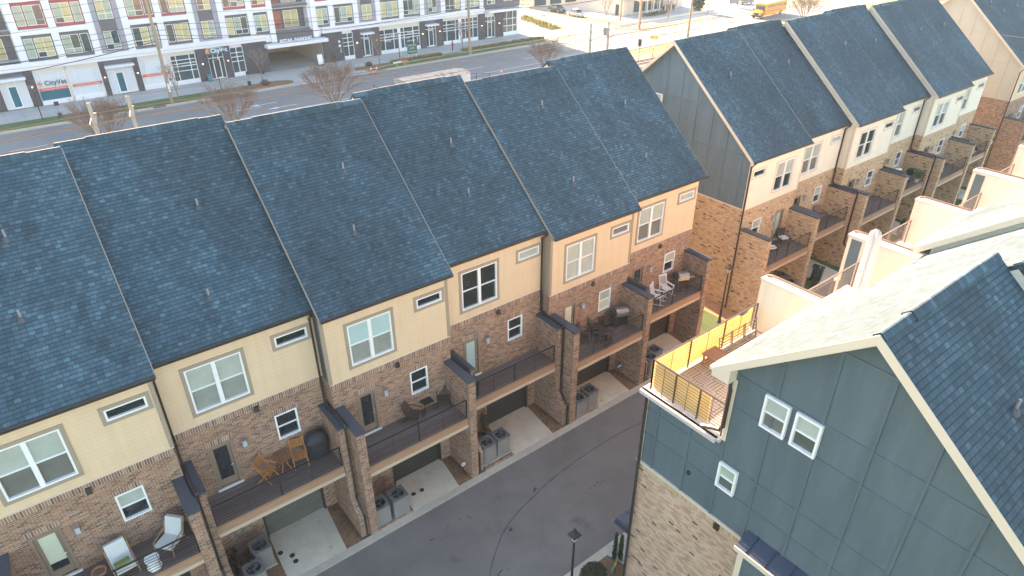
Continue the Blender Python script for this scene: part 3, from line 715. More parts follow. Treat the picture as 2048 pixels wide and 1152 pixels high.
for i in range(6):
    fwd = i % 2 == 0
    sp = dict(brick=brickA, siding=sideA, sold=soldA, style=styA[i], pipes=pipesA[i], group='townhouses of the beige and red brick row', trim=taupe, gmat=garage2 if i == 1 else garage)
    if i == 5: sp['ov1'] = 0.32
    sp['rh'] = 0.15
    if i == 5: sp['plainend'] = True
    if i in (0, 2, 4): sp['ov0'] = 0.06; sp['gl'] = taupe if i == 4 else capmetal  # dark coping metal on two gable walls imitates the shade beside the rakes
    yd = -1.88 if fwd else -1.14
    sp['yd'] = yd
    o = town_a(XA[i], XA[i+1], YA[i], DZ[i], fwd, labA[i], sp); housesA.append(o)
# the unit beyond the frame on the left keeps the row whole from a side step
town_a(-17.4, -11.704, 0.55, 0.1, False, 'beige and red brick townhouse left of the one with white cushioned chairs', dict(brick=brickA, siding=sideA, sold=soldA, style=styA[1], pipes=[(-14, 3.0)], group='townhouses of the beige and red brick row', trim=taupe, yd=-1.14))
bay_ground(-17.4, -11.704, 0.55, 1.0)
# downspouts: on the recessed units, next to each forward neighbour
for i, (x, side) in {1: [(XA[1]+0.10, 0), (XA[2]-0.12, 1)], 3: [(XA[3]+0.10, 0), (XA[4]-0.12, 1)], 5: [(XA[5]+0.10, 0)]}.items() if False else []: pass
for i, x in ((1, XA[1]+0.12), (1, XA[2]-0.14), (3, XA[3]+0.12), (3, XA[4]-0.14), (5, XA[5]+0.12)):
    spout_path(housesA[i], x, YA[i], YA[i]-0.29, 10.4+DZ[i], -1.28)
# red-brown brick edging, mulch beds and driveways
for i in range(6):
    bay_ground(XA[i], XA[i+1], YA[i], (XA[i+1]-XA[i])/5.8)
g = MB()
for i in range(6):
    x0, x1 = XA[i], XA[i+1]; y = YA[i]
    g.poly([(x0+0.3, -2.03, 0.016), (x0+2.2, -2.03, 0.016), (x0+2.3, y, 0.016), (x0+0.3, y, 0.016)])
struct('mulch_bed', g, mulch)
def mound(x0, x1, y0, y1, h, seed, xt=None):
    rr = random.Random(seed); n, m = 12, 26; g = MB(); H = {}
    for a in range(n+1):
        for b in range(m+1):
            e = min(a, n-a)/n*2; f = min(b, m-b)/m*2
            H[a, b] = 0.018+h*(min(1, e*1.6)*min(1, f*3))*(0.6+0.6*rr.random())
    def pt(a, b):
        t = b/m; xa = x0 if xt is None else x0+(xt-x0)*t
        return (xa+(x1-xa)*a/n+(rr.uniform(-.02, .02) if 0 < a < n else 0), y0+(y1-y0)*t, H[a, b])
    V = {(a, b): pt(a, b) for a in range(n+1) for b in range(m+1)}
    for a in range(n):
        for b in range(m): g.quad(V[a, b], V[a+1, b], V[a+1, b+1], V[a, b+1])
    return tag(g.build('mulch', mulch, smooth=False), kind='structure')
for i in range(6):
    x1 = XA[i+1]; k = (x1-XA[i])/5.8
    mound(XA[i]+4.62*k, x1-0.38*k, -2.03, YA[i], 0.07, i, XA[i]+4.90*k)
g = MB()
for i in range(1, 6):
    x0 = XA[i]; g.box(x0+0.42, x0+2.1, -2.03, -1.92, 0, 0.10)
struct('brick_edging', g, soldA)

# ------------------------------------------------------------------ row B and C
XB = [27.5, 33.3, 39.2, 45.3, 51.2, 57.2, 63.3]
YB = [0.12, 0.72, 0.05, 0.80, 0.10, 0.85]
styB = [dict(bt=blindp, bb=glass, slit=glass, st=blindp, sb=glass, door=blindt), dict(bt=blindp, bb=blindg, slit=blindp, st=blindp, sb=glass, door=glass),
        dict(bt=glass, bb=glass, slit=glass, st=glass, sb=blindg, door=glass), dict(bt=blindp, bb=blindg, slit=blindg, st=glass, sb=blindg, door=glass),
        dict(bt=blindp, bb=glass, slit=glass, st=glass, sb=glass, door=glass), dict(bt=blindp, bb=blindg, slit=glass, st=blindp, sb=glass, door=glass)]
labB = ['cream and tan brick end townhouse with a large grey gable beside the grass gap',
        'cream and tan brick townhouse with a brown sling chair and dark table on its balcony',
        'cream and tan brick townhouse with an empty dark balcony, third from the grass gap',
        'cream and tan brick townhouse with green potted plants on its balcony',
        'cream and tan brick townhouse with a small white table on its balcony',
        'cream and tan brick townhouse at the far end of its row, before the tan gable']
pipesB = [[(29.82, 4.21)], [(36.75, 4.55)], [(43.62, 4.4)], [(48.75, 4.67)], [(55.25, 4.24)], [(60.75, 4.71)]]
housesB = []
for i in range(6):
    fwd = i % 2 == 0
    sp = dict(brick=brickB, siding=sideB, sold=soldB, style=styB[i], pipes=pipesB[i], group='townhouses of the cream and tan brick row', trim=creamtrim, mir=(i == 0), hood=False, thin=True)
    sp['yd'] = -1.80 if fwd else -1.10
    if i == 0: sp['ov0'] = 0.35; sp['gl'] = slateB
    elif fwd: sp['gl'] = sideB
    o = town_a(XB[i], XB[i+1], YB[i], -0.05, fwd, labB[i], sp); housesB.append(o)
    bay_ground(XB[i], XB[i+1], YB[i], (XB[i+1]-XB[i])/5.8, i == 0)
for i, x in ((1, XB[2]-0.14), (3, XB[3]+0.12), (3, XB[4]-0.14), (5, XB[5]+0.12)):
    spout_path(housesB[i], x, YB[i], YB[i]-0.29, 10.35, -1.24, True)
# corner downspout on the grey gable end
downspout(housesB[0], [(27.42, -0.20, 10.2), (27.38, 0.05, 9.9), (27.38, 0.05, 0.05)])
# gable end batten grid and white window of the first cream house
g = MB()
def gable_h(y, yr, zr): return zr-SLOPE*abs(y-yr)
for y in [0.82+1.28*i for i in range(10)]:
    g.box(27.47, 27.50, y-0.03, y+0.03, 7.16, gable_h(y, YB[0]+6.6, 10.35+SLOPE*6.89)-0.25)
for z in (8.5, 10.35, 12.75, 14.9):
    hw = max(0.3, 6.6-(z-10.35)/SLOPE) if z > 10.35 else 6.6
    hw -= 0.1; g.box(27.465, 27.495, YB[0]+6.6-hw, YB[0]+6.6+hw, z-0.035, z+0.035)
g.build('batten', slateB, housesB[0])
window(housesB[0], P_x(27.41), 7.45, 8.35, 11.55, 12.75, top=blindp, bot=blindg, proud=0.02)
MB().box(27.44, 27.5, 0.1, 13.3, 7.06, 7.12).build('ledge_flashing', creamtrim, housesB[0])
# row C : two units, first with a broad tan gable facing the camera
for i, (a, b, y, lab) in enumerate(((67.6, 73.6, -0.2, 'beige and brick townhouse with a broad tan gable end at the upper right edge'), (73.6, 79.8, 0.5, 'beige and brick townhouse behind the tan gable, only its blue roof in view'), (79.8, 86, -0.2, 'farthest blue-roofed townhouse in the upper right corner'))):
    sp = dict(brick=brickA, siding=sideA, sold=soldA, style=styB[1], pipes=[[(69.74, 4.76), (70.99, 3.86)], [(76, 4.5)], [(82, 4.5)]][i], group='townhouses of the farthest beige row', trim=creamtrim, gl=tanpanel, mir=False, hood=False, thin=True, yd=y-1.8)
    if i != 1: sp['ov0'] = 0.35
    hc = town_a(a, b, y, 0.1, i != 1, lab, sp)
    bay_ground(a, b, y, (b-a)/5.8)
    if i == 0:
        downspout(hc, [(67.5, -0.5, 10.3), (67.46, -0.25, 9.9), (67.46, -0.25, 0.05)])
        g = MB()
        for y_ in [1.0+1.27*j for j in range(10)]: g.box(67.575, 67.6, y_-0.012, y_+0.012, 7.2, gable_h(y_, 6.4, 10.5+SLOPE*6.89)-0.3)
        for z in (8.6, 10.5, 12.8): g.box(67.578, 67.6, 0.2, 12.4-max(0, z-10.5)/SLOPE, z-0.012, z+0.012)
        g.build('batten', tanpanel, hc)

# ------------------------------------------------------------------ row D (near right)
def town_d(x0, x1, y, label, first=False, pipes=()):
    fwd = y > -10.8
    o = thing('townhouse', label, 'townhouse', ((x0+x1)/2, y, 0), 0, 'townhouses of the roof terrace row')
    zt = 10.22; ys = -13.42 if fwd else -13.9; yr = -16.72 if fwd else -17.3; Hr = 15.85 if fwd else 15.80; sl = 0.82
    ye = ys+0.50; He = Hr-sl*(ye-yr); yb = yr-6.8; Hb_ = 7.12
    mb = MB(); mb.quad((x1, y, -0.05), (x0, y, -0.05), (x0, y, Hb_), (x1, y, Hb_)); mb.quad((x0, yb, -0.05), (x1, yb, -0.05), (x1, yb, Hb_), (x0, yb, Hb_))
    mb.quad((x0, y, -0.05), (x0, yb, -0.05), (x0, yb, Hb_), (x0, y, Hb_)); mb.quad((x1, yb, -0.05), (x1, y, -0.05), (x1, y, Hb_), (x1, yb, Hb_))
    mb.build('brick_wall', brickD, o)
    mb = MB(); mb.quad((x1, y, Hb_), (x0, y, Hb_), (x0, y, zt-0.12), (x1, y, zt-0.12)); mb.quad((x1, ys, zt), (x0, ys, zt), (x0, ys, He+0.05), (x1, ys, He+0.05))
    mb.quad((x0, yb, Hb_), (x1, yb, Hb_), (x1, yb, Hr-sl*6.8), (x0, yb, Hr-sl*6.8))
    mb.build('siding_wall', sideD, o)
    for xx in (x0, x1):
        pts = [(xx, y, Hb_), (xx, y, zt-0.12), (xx, ys, zt-0.12), (xx, ys, Hr-sl*(ys-yr)-0.16), (xx, yr, Hr-0.16), (xx, yb, Hr-sl*6.8-0.16), (xx, yb, Hb_)]
        mb = MB(); mb.poly(pts if xx == x0 else pts[::-1]); mb.build('gable_wall', slate if first else sideD, o)
    # roof
    xr0 = x0-(0.36 if first else (0.12 if fwd else 0.0)); xr1 = x1+(0.06 if fwd else 0)
    rf = roof_slab(o, xr0, xr1, yb-0.3, Hr-sl*7.1, yr, Hr, ye, He, 0.14)
    ridge_cap(rf, xr0, xr1, yr, Hr, (x0+1.0, x1-0.9))
    for px, py in pipes: pipe_vent(rf, px, py, Hr-sl*abs(py-yr))
    if fwd:
        mb = MB()
        for (ya, za) in ((yb-0.3, Hr-sl*7.1), (ye, He)):
            xx = xr0-0.03
            mb.extr([(xx, ya, za-0.28), (xx, yr, Hr-0.28), (xx, yr, Hr-0.01), (xx, ya, za-0.01)], (0.03, 0, 0))
            mb.quad((xr0, ya, za-0.17), (xr0, yr, Hr-0.17), (x0, yr, Hr-0.17), (x0, ya, za-0.17))
            # frieze board on the gable
            if first: mb.extr([(x0-0.03, ya+(0.3 if ya < yr else -0.5), za-0.42+sl*(0.3 if ya < yr else 0.5)), (x0-0.03, yr, Hr-0.42), (x0-0.03, yr, Hr-0.18), (x0-0.03, ya+(0.3 if ya < yr else -0.5), za-0.18+sl*(0.3 if ya < yr else 0.5))], (0.026, 0, 0))
        if first:
            mb.extr([(xr0-0.028, ye-0.01, He-0.29), (xr0-0.028, ys-0.06, He-0.29), (xr0-0.028, ys-0.06, He+0.20), (xr0-0.028, ye-0.01, He-0.14)], (0.39, 0, 0)); mb.box(x0-0.035, x0-0.002, ys-0.13, ys, zt, He-0.28)
        mb.build('rake_board', creamtrim, o)
    MB().box(xr0, xr1, ye+0.005, ye+0.11, He-0.14, He-0.03).build('gutter', steel if not first else creamtrim, o)
    MB().box(xr0+0.03, xr1, ys, ye, He-0.17, He-0.15).build('soffit', creamtrim, o)
    # terrace
    MB().box(x0-(0.12 if first else 0), x1, ys, y+0.16, zt-0.12, zt-0.02).build('terrace_slab', walk, o)
    MB().quad((x0+0.35 if first else x0+0.1, -12.7 if first else ys, zt-0.005), (x1-0.05, -12.7 if first else ys, zt-0.005), (x1-0.05, y-0.12, zt-0.005), (x0+0.35 if first else x0+0.1, y-0.12, zt-0.005)).build('terrace_tiles', tilem if first else walk, o)
    rm = bronze_rail if first else railtan
    rail = [(x1-0.12, y-0.05), (x0+0.10, y-0.05)]
    if first: rail.append((x0+0.10, ys+0.12))
    railing(o, rail, zt-0.02, 1.15, rm, 2, 9)
    # party wall between terraces
    ww = 0.30 if fwd else 0.34
    py = y+0.06 if fwd else y+0.62
    g = MB(); a = x1-0.0; g.box(a-0.001, a+ww, ys-0.3, py, zt-0.12, 12.22)
    pw = g.build('party_wall', sideD, o)
    MB().box(a-0.05, a+ww+0.05, ys-0.2, py+0.05, 12.22, 12.31).build('coping', plain_cop, pw)
    MB().box(a-0.012, a-0.003, py-0.12, py, zt, 12.22).box(a-0.012, a+ww+0.01, py+0.001, py+0.02, 7.2, 12.22).build('corner_board', creamtrim, pw)
    if not fwd:
        MB().box(a-0.008, a-0.002, y+0.07, py-0.08, 7.2, 12.14).build('side_panel', slate, pw)
        MB().box(a-0.014, a-0.009, py-0.08, py-0.002, 7.2, 12.21).box(a-0.014, a-0.009, y+0.0, y+0.07, 7.2, 12.21).build('panel_trim', creamtrim, pw)
    # gutter pipe along the coping and down the front
    zc = 12.40
    pts = [(a+ww-0.05, ys+0.45, He-0.08), (a+ww-0.05, ys+0.6, zc), (a+ww-0.05, py-0.25, zc), (a+ww-0.05, py-0.04, zc-0.05), (a+ww-0.05, py+0.08, zc-0.25), (a+ww-0.05, py+0.08, 0.1)]
    MB().tube(pts, 0.045, 8).build('downspout', railtan, pw)
    # awning-like canopy over the rear entry
    return o
plain_cop = plain('pale_coping_metal', (0.52, 0.48, 0.46), 0.5, var=0.05)
XD = [6.7, 12.4, 18.2, 23.9, 29.8, 35.6, 41.5]
labD = ['near blue-grey gabled townhouse with a reed screened roof terrace, filling the lower right',
        'townhouse behind the near blue-grey gable, its roof terrace holding a closed white umbrella',
        'sunlit-roofed townhouse third in the terrace row, its pale rake board facing the camera',
        'fourth townhouse of the roof terrace row, with tan terrace railing',
        'fifth townhouse of the roof terrace row, near the right edge', 'last visible townhouse of the roof terrace row at the right edge']
housesD = []
for i in range(6):
    y = -10.5 if i % 2 == 0 else -11.1
    housesD.append(town_d(XD[i], XD[i+1], y, labD[i], i == 0, [(8.83, -19.03)] if i == 0 else [((XD[i]+XD[i+1])/2, -19.5)]))
d1 = housesD[0]
g = MB(); rk = lambda y: 15.85-0.82*abs(y+16.72)-0.42
ys_ = [-11.08, -12.33, -13.52, -14.72, -16.0, -17.25, -18.5, -19.75, -21.0, -22.3]
for yv in ys_:
    top = 10.1 if yv > -13.42 else rk(yv)
    g.box(6.668, 6.70, yv-0.035, yv+0.035, 7.16, top)
def hl(z, ya, yb_): g.box(6.672, 6.70, yb_, ya, z-0.03, z+0.03)
hl(8.46, -10.5, -23.4); hl(9.5, -10.5, -23.4); hl(11.54, -13.5, -21.6); hl(12.63, -13.5, -20.1); hl(14.8, -15.95, -17.5)
g.build('batten', slate, d1)
MB().box(6.62, 6.70, -23.5, -10.48, 7.10, 7.17).build('ledge_flashing', creamtrim, d1)
course(d1, P_x(6.70), -23.4, -10.5, 6.84, 7.10, soldB)
Pd = P_x(6.61)
window(d1, Pd, -15.17, -14.44, 11.52, 12.60, top=blindp, bot=blindg)
window(d1, Pd, -16.06, -15.34, 11.52, 12.60, top=blindp, bot=paneC)
window(d1, Pd, -14.17, -13.54, 8.50, 9.45, top=reflA, bot=paneC)
MB().box(6.60, 6.70, -13.96, -13.78, 6.78, 7.0).box(6.62, 6.7, -12.6, -12.5, 8.1, 8.2).build('vent_hood', bronze, d1)
MB().tube([(6.45, -13.05, 12.52), (6.50, -13.28, 12.50), (6.55, -13.40, 12.38), (6.57, -13.43, 12.1), (6.57, -13.43, 10.75), (6.57, -13.36, 10.6), (6.57, -13.1, 10.5), (6.57, -12.75, 10.32)], 0.065, 8).build('downspout', bronze, d1)
downspout(d1, [(6.60, -10.60, 10.0), (6.60, -10.60, 7.25), (6.56, -10.62, 7.0), (6.56, -10.62, 0.05)])
MB().box(6.665, 6.70, -10.62, -10.49, 7.18, 10.05).build('corner_board', creamtrim, d1)
MB().box(6.50, 6.68, -13.3, -10.35, 10.06, 10.2).build('terrace_ledge', plain_cop, d1)
# projecting bay with standing seam roof
MB().box(6.18, 6.699, -20.4, -15.0, 2.4, 7.38).build('bay_wall', slate, d1)
br = MB().extr([(6.08, -14.88, 7.46), (6.695, -14.88, 7.66), (6.695, -14.88, 7.58), (6.08, -14.88, 7.38)], (0, -5.6, 0)).build('bay_roof', seam, d1)
for j in range(9):
    y0 = -15.2-0.62*j; MB().extr([(6.08, y0, 7.463), (6.69, y0, 7.662), (6.69, y0, 7.70), (6.08, y0, 7.50)], (0, -0.03, 0)).build('roof_seam', seam, br)
MB().box(6.05, 6.079, -20.5, -14.86, 7.27, 7.45).build('bay_trim', creamtrim, d1)
MB().box(6.15, 6.18, -15.16, -14.98, 2.4, 7.27).build('bay_trim', creamtrim, d1)
for j in range(4): MB().box(6.15, 6.18, -15.85-0.95*j, -15.79-0.95*j, 2.4, 7.2).build('batten', slate, d1)
# entrance canopy on the alley side
MB().extr([(7.0, -10.5, 3.15), (7.0, -9.5, 2.92), (7.0, -9.5, 2.72), (7.0, -10.5, 2.72)], (4.6, 0, 0)).build('entrance_canopy', seam, d1)
g = MB()
for j in range(9): x = 7.05+0.55*j; g.extr([(x, -10.5, 3.15), (x, -9.5, 2.92), (x, -9.5, 2.96), (x, -10.5, 3.19)], (0.03, 0, 0))
g.build('canopy_seam', seam, d1)
# street side dormer on the second terrace house
dm = housesD[1]
MB().box(13.9, 17.2, -21.8, -16.9, 11.0, 14.72).build('dormer_wall', creamtrim, dm)
MB().box(13.55, 17.5, -22.0, -16.7, 14.75, 14.95).build('dormer_roof', shingle, dm)
MB().box(13.86, 13.89, -20.8, -17.4, 12.6, 14.3).build('dormer_panel', white, dm)

# ------------------------------------------------------------------ terrace furniture and screens of the near gable house
g = MB(); yy = -10.62
n = 46; pts = []; yy = -10.49
for k in range(n+1):
    x = 6.92+5.15*k/n; sag = 0.0 if k < 38 else -0.22*math.sin((k-38)/8*math.pi)
    pts.append((x, yy+0.012*math.sin(k*1.3), 11.30+0.02*math.sin(k*0.9)+sag))
for a, b in zip(pts, pts[1:]):
    g.quad((a[0], a[1], 10.26), (b[0], b[1], 10.26), b, a); g.quad((b[0], b[1]-0.02, 10.26), (a[0], a[1]-0.02, 10.26), (a[0], a[1]-0.02, a[2]), (b[0], b[1]-0.02, b[2])); g.quad(a, b, (b[0], b[1]-0.02, b[2]), (a[0], a[1]-0.02, a[2]))
tag(g.build('reed_screen', reed), 'long yellow reed privacy screen lashed inside the front railing of the roof terrace', 'screen', 'reed screens on the roof terrace')
g = MB(); g.box(6.86, 6.885, -12.72, -10.60, 10.26, 11.28)
tag(g.build('reed_screen', reed), 'short reed privacy screen on the gable side of the roof terrace railing', 'screen', 'reed screens on the roof terrace')
def sofa(name, label, cx, cy, rz, wbay, nb):
    o = thing(name, label, 'sofa', (cx, cy, 10.22), rz, 'sofa frames on the roof terrace')
    for j in range(nb):
        x = -wbay*nb/2+wbay*j; m = MB()
        for a in (0.04, wbay-0.04): m.bar((x+a, 0.36, 0.3), (x+a, 0.44, 0.82), 0.03)
        for z in (0.42, 0.54, 0.67, 0.80): m.bar((x+0.04, 0.38+0.08*(z-0.3), z), (x+wbay-0.04, 0.38+0.08*(z-0.3), z), 0.022)
        m.build('back_frame', railtan, o, local=True)
    m = MB()
    for z_ in [0.28]:
        for y in (-0.38, 0.36): m.bar((-wbay*nb/2, y, z_), (wbay*nb/2, y, z_), 0.04)
        for k in range(nb*4+1): x = -wbay*nb/2+wbay*k/4; m.bar((x, -0.38, z_), (x, 0.36, z_), 0.03 if k % 4 == 0 else 0.02)
        for y in (-0.2, 0.0, 0.18): m.bar((-wbay*nb/2, y, z_), (wbay*nb/2, y, z_), 0.02)
    m.build('seat_frame', galv, o, local=True)
    for sx in (-1, 1):
        for sy in (-0.38, 0.36): MB().bar((sx*wbay*nb/2, sy, 0), (sx*wbay*nb/2, sy, 0.28), 0.04).build('leg', railtan, o, local=True)
    return o
sofa('sofa_frame', 'bare three-bay metal sofa frame without cushions along the reed screen', 10.85, -11.25, 0, 0.72, 3)
sofa('sofa_frame', 'bare single metal sofa frame against the cream party wall', 11.75, -12.3, R(-90), 0.75, 1)
o = thing('bench_table', 'low brown plank table on the roof terrace beside the sofa frame', 'table', (9.45, -11.35, 10.22), R(0))
MB().box(-0.35, 0.35, -0.75, 0.65, 0.40, 0.45).build('tabletop', bench_wood, o, local=True)
for sx in (-1, 1):
    for sy in (-0.68, 0.58): MB().bar((sx*0.3, sy, 0), (sx*0.3, sy, 0.4), 0.06).build('leg', bench_wood, o, local=True)
# folded umbrella
o = thing('patio_umbrella', 'closed white canvas umbrella standing on the second roof terrace', 'umbrella', (17.12, -11.85, 10.22))
MB().tube([(0, 0, 0), (0, 0, 3.0)], 0.025, 8).build('pole', polem, o, local=True)
m = MB(); rr = random.Random(4); rings = []
for j, (z, r_) in enumerate([(0.25, 0.15), (0.5, 0.20), (1.2, 0.19), (2.0, 0.17), (2.6, 0.18), (2.95, 0.17), (3.12, 0.05)]):
    rings.append([(r_*(1+0.35*((k % 2)*2-1)*(1 if z < 3 else 0))*math.cos(k*math.pi/6), r_*(1+0.35*((k % 2)*2-1)*(1 if z < 3 else 0))*math.sin(k*math.pi/6), z) for k in range(12)])
for a, b in zip(rings, rings[1:]):
    for k in range(12): m.quad(a[k], a[(k+1) % 12], b[(k+1) % 12], b[k])
m.build('canopy', umbm, o, local=True); MB().lathe([(0.28, 0), (0.28, 0.06), (0.05, 0.1), (0.0, 0.1)], (0, 0, 0), 16).build('base', capmetal, o, local=True)

# ------------------------------------------------------------------ balcony furniture (proto objects are moved to their first place)
def slat_chair():
    o = thing('folding_chair', '', 'chair')
    m = MB()
    for k in range(7): y = -0.20+0.062*k; m.box(-0.22, 0.22, y, y+0.045, 0.43, 0.45)
    m.build('seat', teak, o, local=True)
    m = MB()
    for k in range(5): z = 0.62+0.065*k; m.T = Matrix.Translation((0, 0.25+0.25*(z-0.45), z)); m.box(-0.21, 0.21, -0.01, 0.01, 0, 0.05)
    m.T = None
    m.build('backrest', teak, o, local=True)
    for sx in (-0.24, 0.24):
        MB().bar((sx, 0.32, 0.0), (sx, -0.16, 0.62), 0.035).build('leg', teak, o, local=True)
        MB().bar((sx, -0.22, 0.0), (sx, 0.40, 0.98), 0.035).build('leg', teak, o, local=True)
        MB().box(sx-0.03, sx+0.03, -0.24, 0.24, 0.63, 0.655).build('armrest', teak, o, local=True)
    return o
DK = 3.68
c = slat_chair(); c.location = (-3.05, -0.02, DK); c.rotation_euler = (0, 0, R(42)); c['label'] = 'orange teak folding chair left of the round table'; c['group'] = 'teak folding chairs'; c.scale = (1.15,)*3
dup(c, (-1.72, 0.02, DK), R(-12), 'orange teak folding chair right of the round table, next to the covered grill')
o = thing('round_table', 'round red-brown slatted table between two teak chairs', 'table', (-2.32, 0.22, DK))
MB().lathe([(0.0, 0.70), (0.40, 0.70), (0.40, 0.735), (0.0, 0.735)], (0, 0, 0), 24).build('tabletop', teakd, o, local=True)
for k in range(4):
    a = R(45+90*k); MB().bar((0.30*math.cos(a), 0.30*math.sin(a), 0), (-0.12*math.cos(a), -0.12*math.sin(a), 0.70), 0.035).build('leg', teak, o, local=True)
def cover(name, label, loc, sx=1.0, sy=0.62, sz=1.2, rz=0, group=None):
    o = MB(); rr = random.Random(int(loc[0]*10)); rings = []
    for z, f in ((0.02, 0.92), (0.3, 0.95), (0.62, 0.98), (0.86, 1.0), (1.02, 0.80), (1.10, 0.66), (1.17, 0.35), (1.2, 0.0)):
        rings.append([((sx/2*f*(1+rr.uniform(-.05, .05)))*math.copysign(abs(math.cos(k*math.pi/12))**0.6, math.cos(k*math.pi/12)), (sy/2*f*(1+rr.uniform(-.05, .05)))*math.copysign(abs(math.sin(k*math.pi/12))**0.6, math.sin(k*math.pi/12)), z*sz/1.2) for k in range(24)])
    for a, b in zip(rings, rings[1:]):
        for k in range(24): o.quad(a[k], a[(k+1) % 24], b[(k+1) % 24], b[k])
    ob = o.build(name, coverm, smooth=True); ob.location = loc; ob.rotation_euler = (0, 0, rz)
    return tag(ob, label, 'grill cover', group)
cover('covered_grill', 'tall black covered grill in the corner of the teak chair balcony', (-0.92, 0.10, DK), 0.95, 0.65, 1.28, 0, 'covered grills')
cover('covered_grill', 'dark covered grill half hidden behind the brick fin on the nearly empty balcony', (6.42, -0.55, DK), 0.6, 0.85, 1.15, 0, 'covered grills')
def wicker_chair(mat=wicker, seatmat=None, name='wicker_chair'):
    o = thing(name, '', 'chair')
    m = MB(); m.extr([(-0.27, -0.28, 0.42), (-0.27, 0.24, 0.38), (-0.27, 0.24, 0.32), (-0.27, -0.28, 0.36)], (0.54, 0, 0)); m.build('seat', mat, o, local=True)
    m = MB(); pts = [(-0.27, 0.20, 0.38), (-0.29, 0.34, 0.62), (-0.25, 0.42, 0.92)]
    for a, b in zip(pts, pts[1:]): m.extr([a, b, (b[0], b[1]+0.04, b[2]), (a[0], a[1]+0.04, a[2])], (abs(a[0])*2, 0, 0))
    m.build('backrest', mat, o, local=True)
    for sx in (-0.30, 0.30):
        MB().tube([(sx, -0.30, 0), (sx, -0.28, 0.60), (sx, 0.10, 0.63), (sx*0.95, 0.34, 0.60)], 0.02, 6).build('armrest', blackm, o, local=True)
        MB().tube([(sx, 0.40, 0), (sx, 0.20, 0.42)], 0.018, 6).build('leg', blackm, o, local=True)
    if seatmat: MB().box(-0.25, 0.25, -0.27, 0.20, 0.42, 0.49).build('cushion', seatmat, o, local=True)
    return o
wc = wicker_chair(); wc.location = (3.35, -0.52, DK); wc.rotation_euler = (0, 0, R(38)); wc['label'] = 'brown wicker armchair left of the small black table'; wc['group'] = 'brown wicker armchairs'
G = 'brown wicker armchairs'
dup(wc, (5.00, -0.38, DK), R(-28), 'brown wicker armchair in the balcony corner, right of the small black table', G)
for (x, y, a, lab) in ((13.62, -0.62, 30, 'leftmost of the four brown armchairs on the balcony with the steel grill'), (14.62, -0.45, 18, 'second brown armchair from the left, against the wall by the small window'), (15.36, -0.42, 5, 'brown armchair nearest the steel grill'), (14.25, -1.45, 185, 'brown armchair with its back to the railing, facing the wall')):
    dup(wc, (x, y, DK), R(a), lab, G)
def side_table(name, label, loc, sx, sy, h, mat, lm, rz=0):
    o = thing(name, label, 'table', loc, rz)
    MB().box(-sx/2, sx/2, -sy/2, sy/2, h-0.03, h).build('tabletop', mat, o, local=True)
    for a in (-1, 1):
        for b in (-1, 1): MB().tube([(a*sx*0.5, b*sy*0.5, 0), (a*sx*0.42, b*sy*0.42, h-0.03)], 0.015, 6).build('leg', lm, o, local=True)
    return o
side_table('side_table', 'small black square table between two wicker chairs', (4.18, -0.28, DK), 0.52, 0.45, 0.55, blackm, blackm)
side_table('coffee_table', 'low dark table in front of the four brown armchairs', (14.55, -1.05, DK), 0.8, 0.4, 0.42, wicker, blackm)
def grill(loc, rz, label):
    o = thing('gas_grill', label, 'grill', loc, rz, 'stainless gas grills')
    MB().box(-0.32, 0.32, -0.25, 0.25, 0.08, 0.78).build('cabinet', steel, o, local=True)
    MB().box(-0.31, 0.31, -0.262, -0.252, 0.12, 0.74).build('cabinet_door', blackm, o, local=True)
    MB().box(-0.36, 0.36, -0.28, 0.28, 0.78, 0.93).build('firebox', steel, o, local=True)
    m = MB(); prof = [(-0.27, 0.93), (-0.27, 1.04), (-0.18, 1.16), (-0.02, 1.21), (0.16, 1.18), (0.26, 1.04), (0.26, 0.93)]
    m.extr([(-0.35, a, b) for a, b in prof], (0.70, 0, 0)); ld = m.build('lid', lidm, o, local=True)
    MB().tube([(-0.28, -0.27, 1.03), (-0.28, -0.33, 1.03), (0.28, -0.33, 1.03), (0.28, -0.27, 1.03)], 0.014, 6).build('lid_handle', steel, ld, local=True)
    for sx in (-1, 1):
        MB().box(sx*0.37, sx*0.68, -0.24, 0.24, 0.88, 0.92).build('side_shelf', blackm if sx < 0 else steel, o, local=True)
        for sy in (-0.2, 0.2): MB().tube([(sx*0.30, sy, 0), (sx*0.30, sy, 0.08)], 0.03, 8).build('caster', blackm, o, local=True)
    m = MB()
    for x in (-0.25, -0.08, 0.08, 0.25): m.tube([(x, -0.28, 0.85), (x, -0.31, 0.85)], 0.022, 8)
    m.build('knobs', blackm, o, local=True)
    return o
gr = grill((16.10, -0.75, DK), R(-20), 'steel gas grill beside the four brown armchairs')
dup(gr, (21.75, -0.25, DK), R(-22), 'gas grill at the right end of the balcony with white rocking chairs')
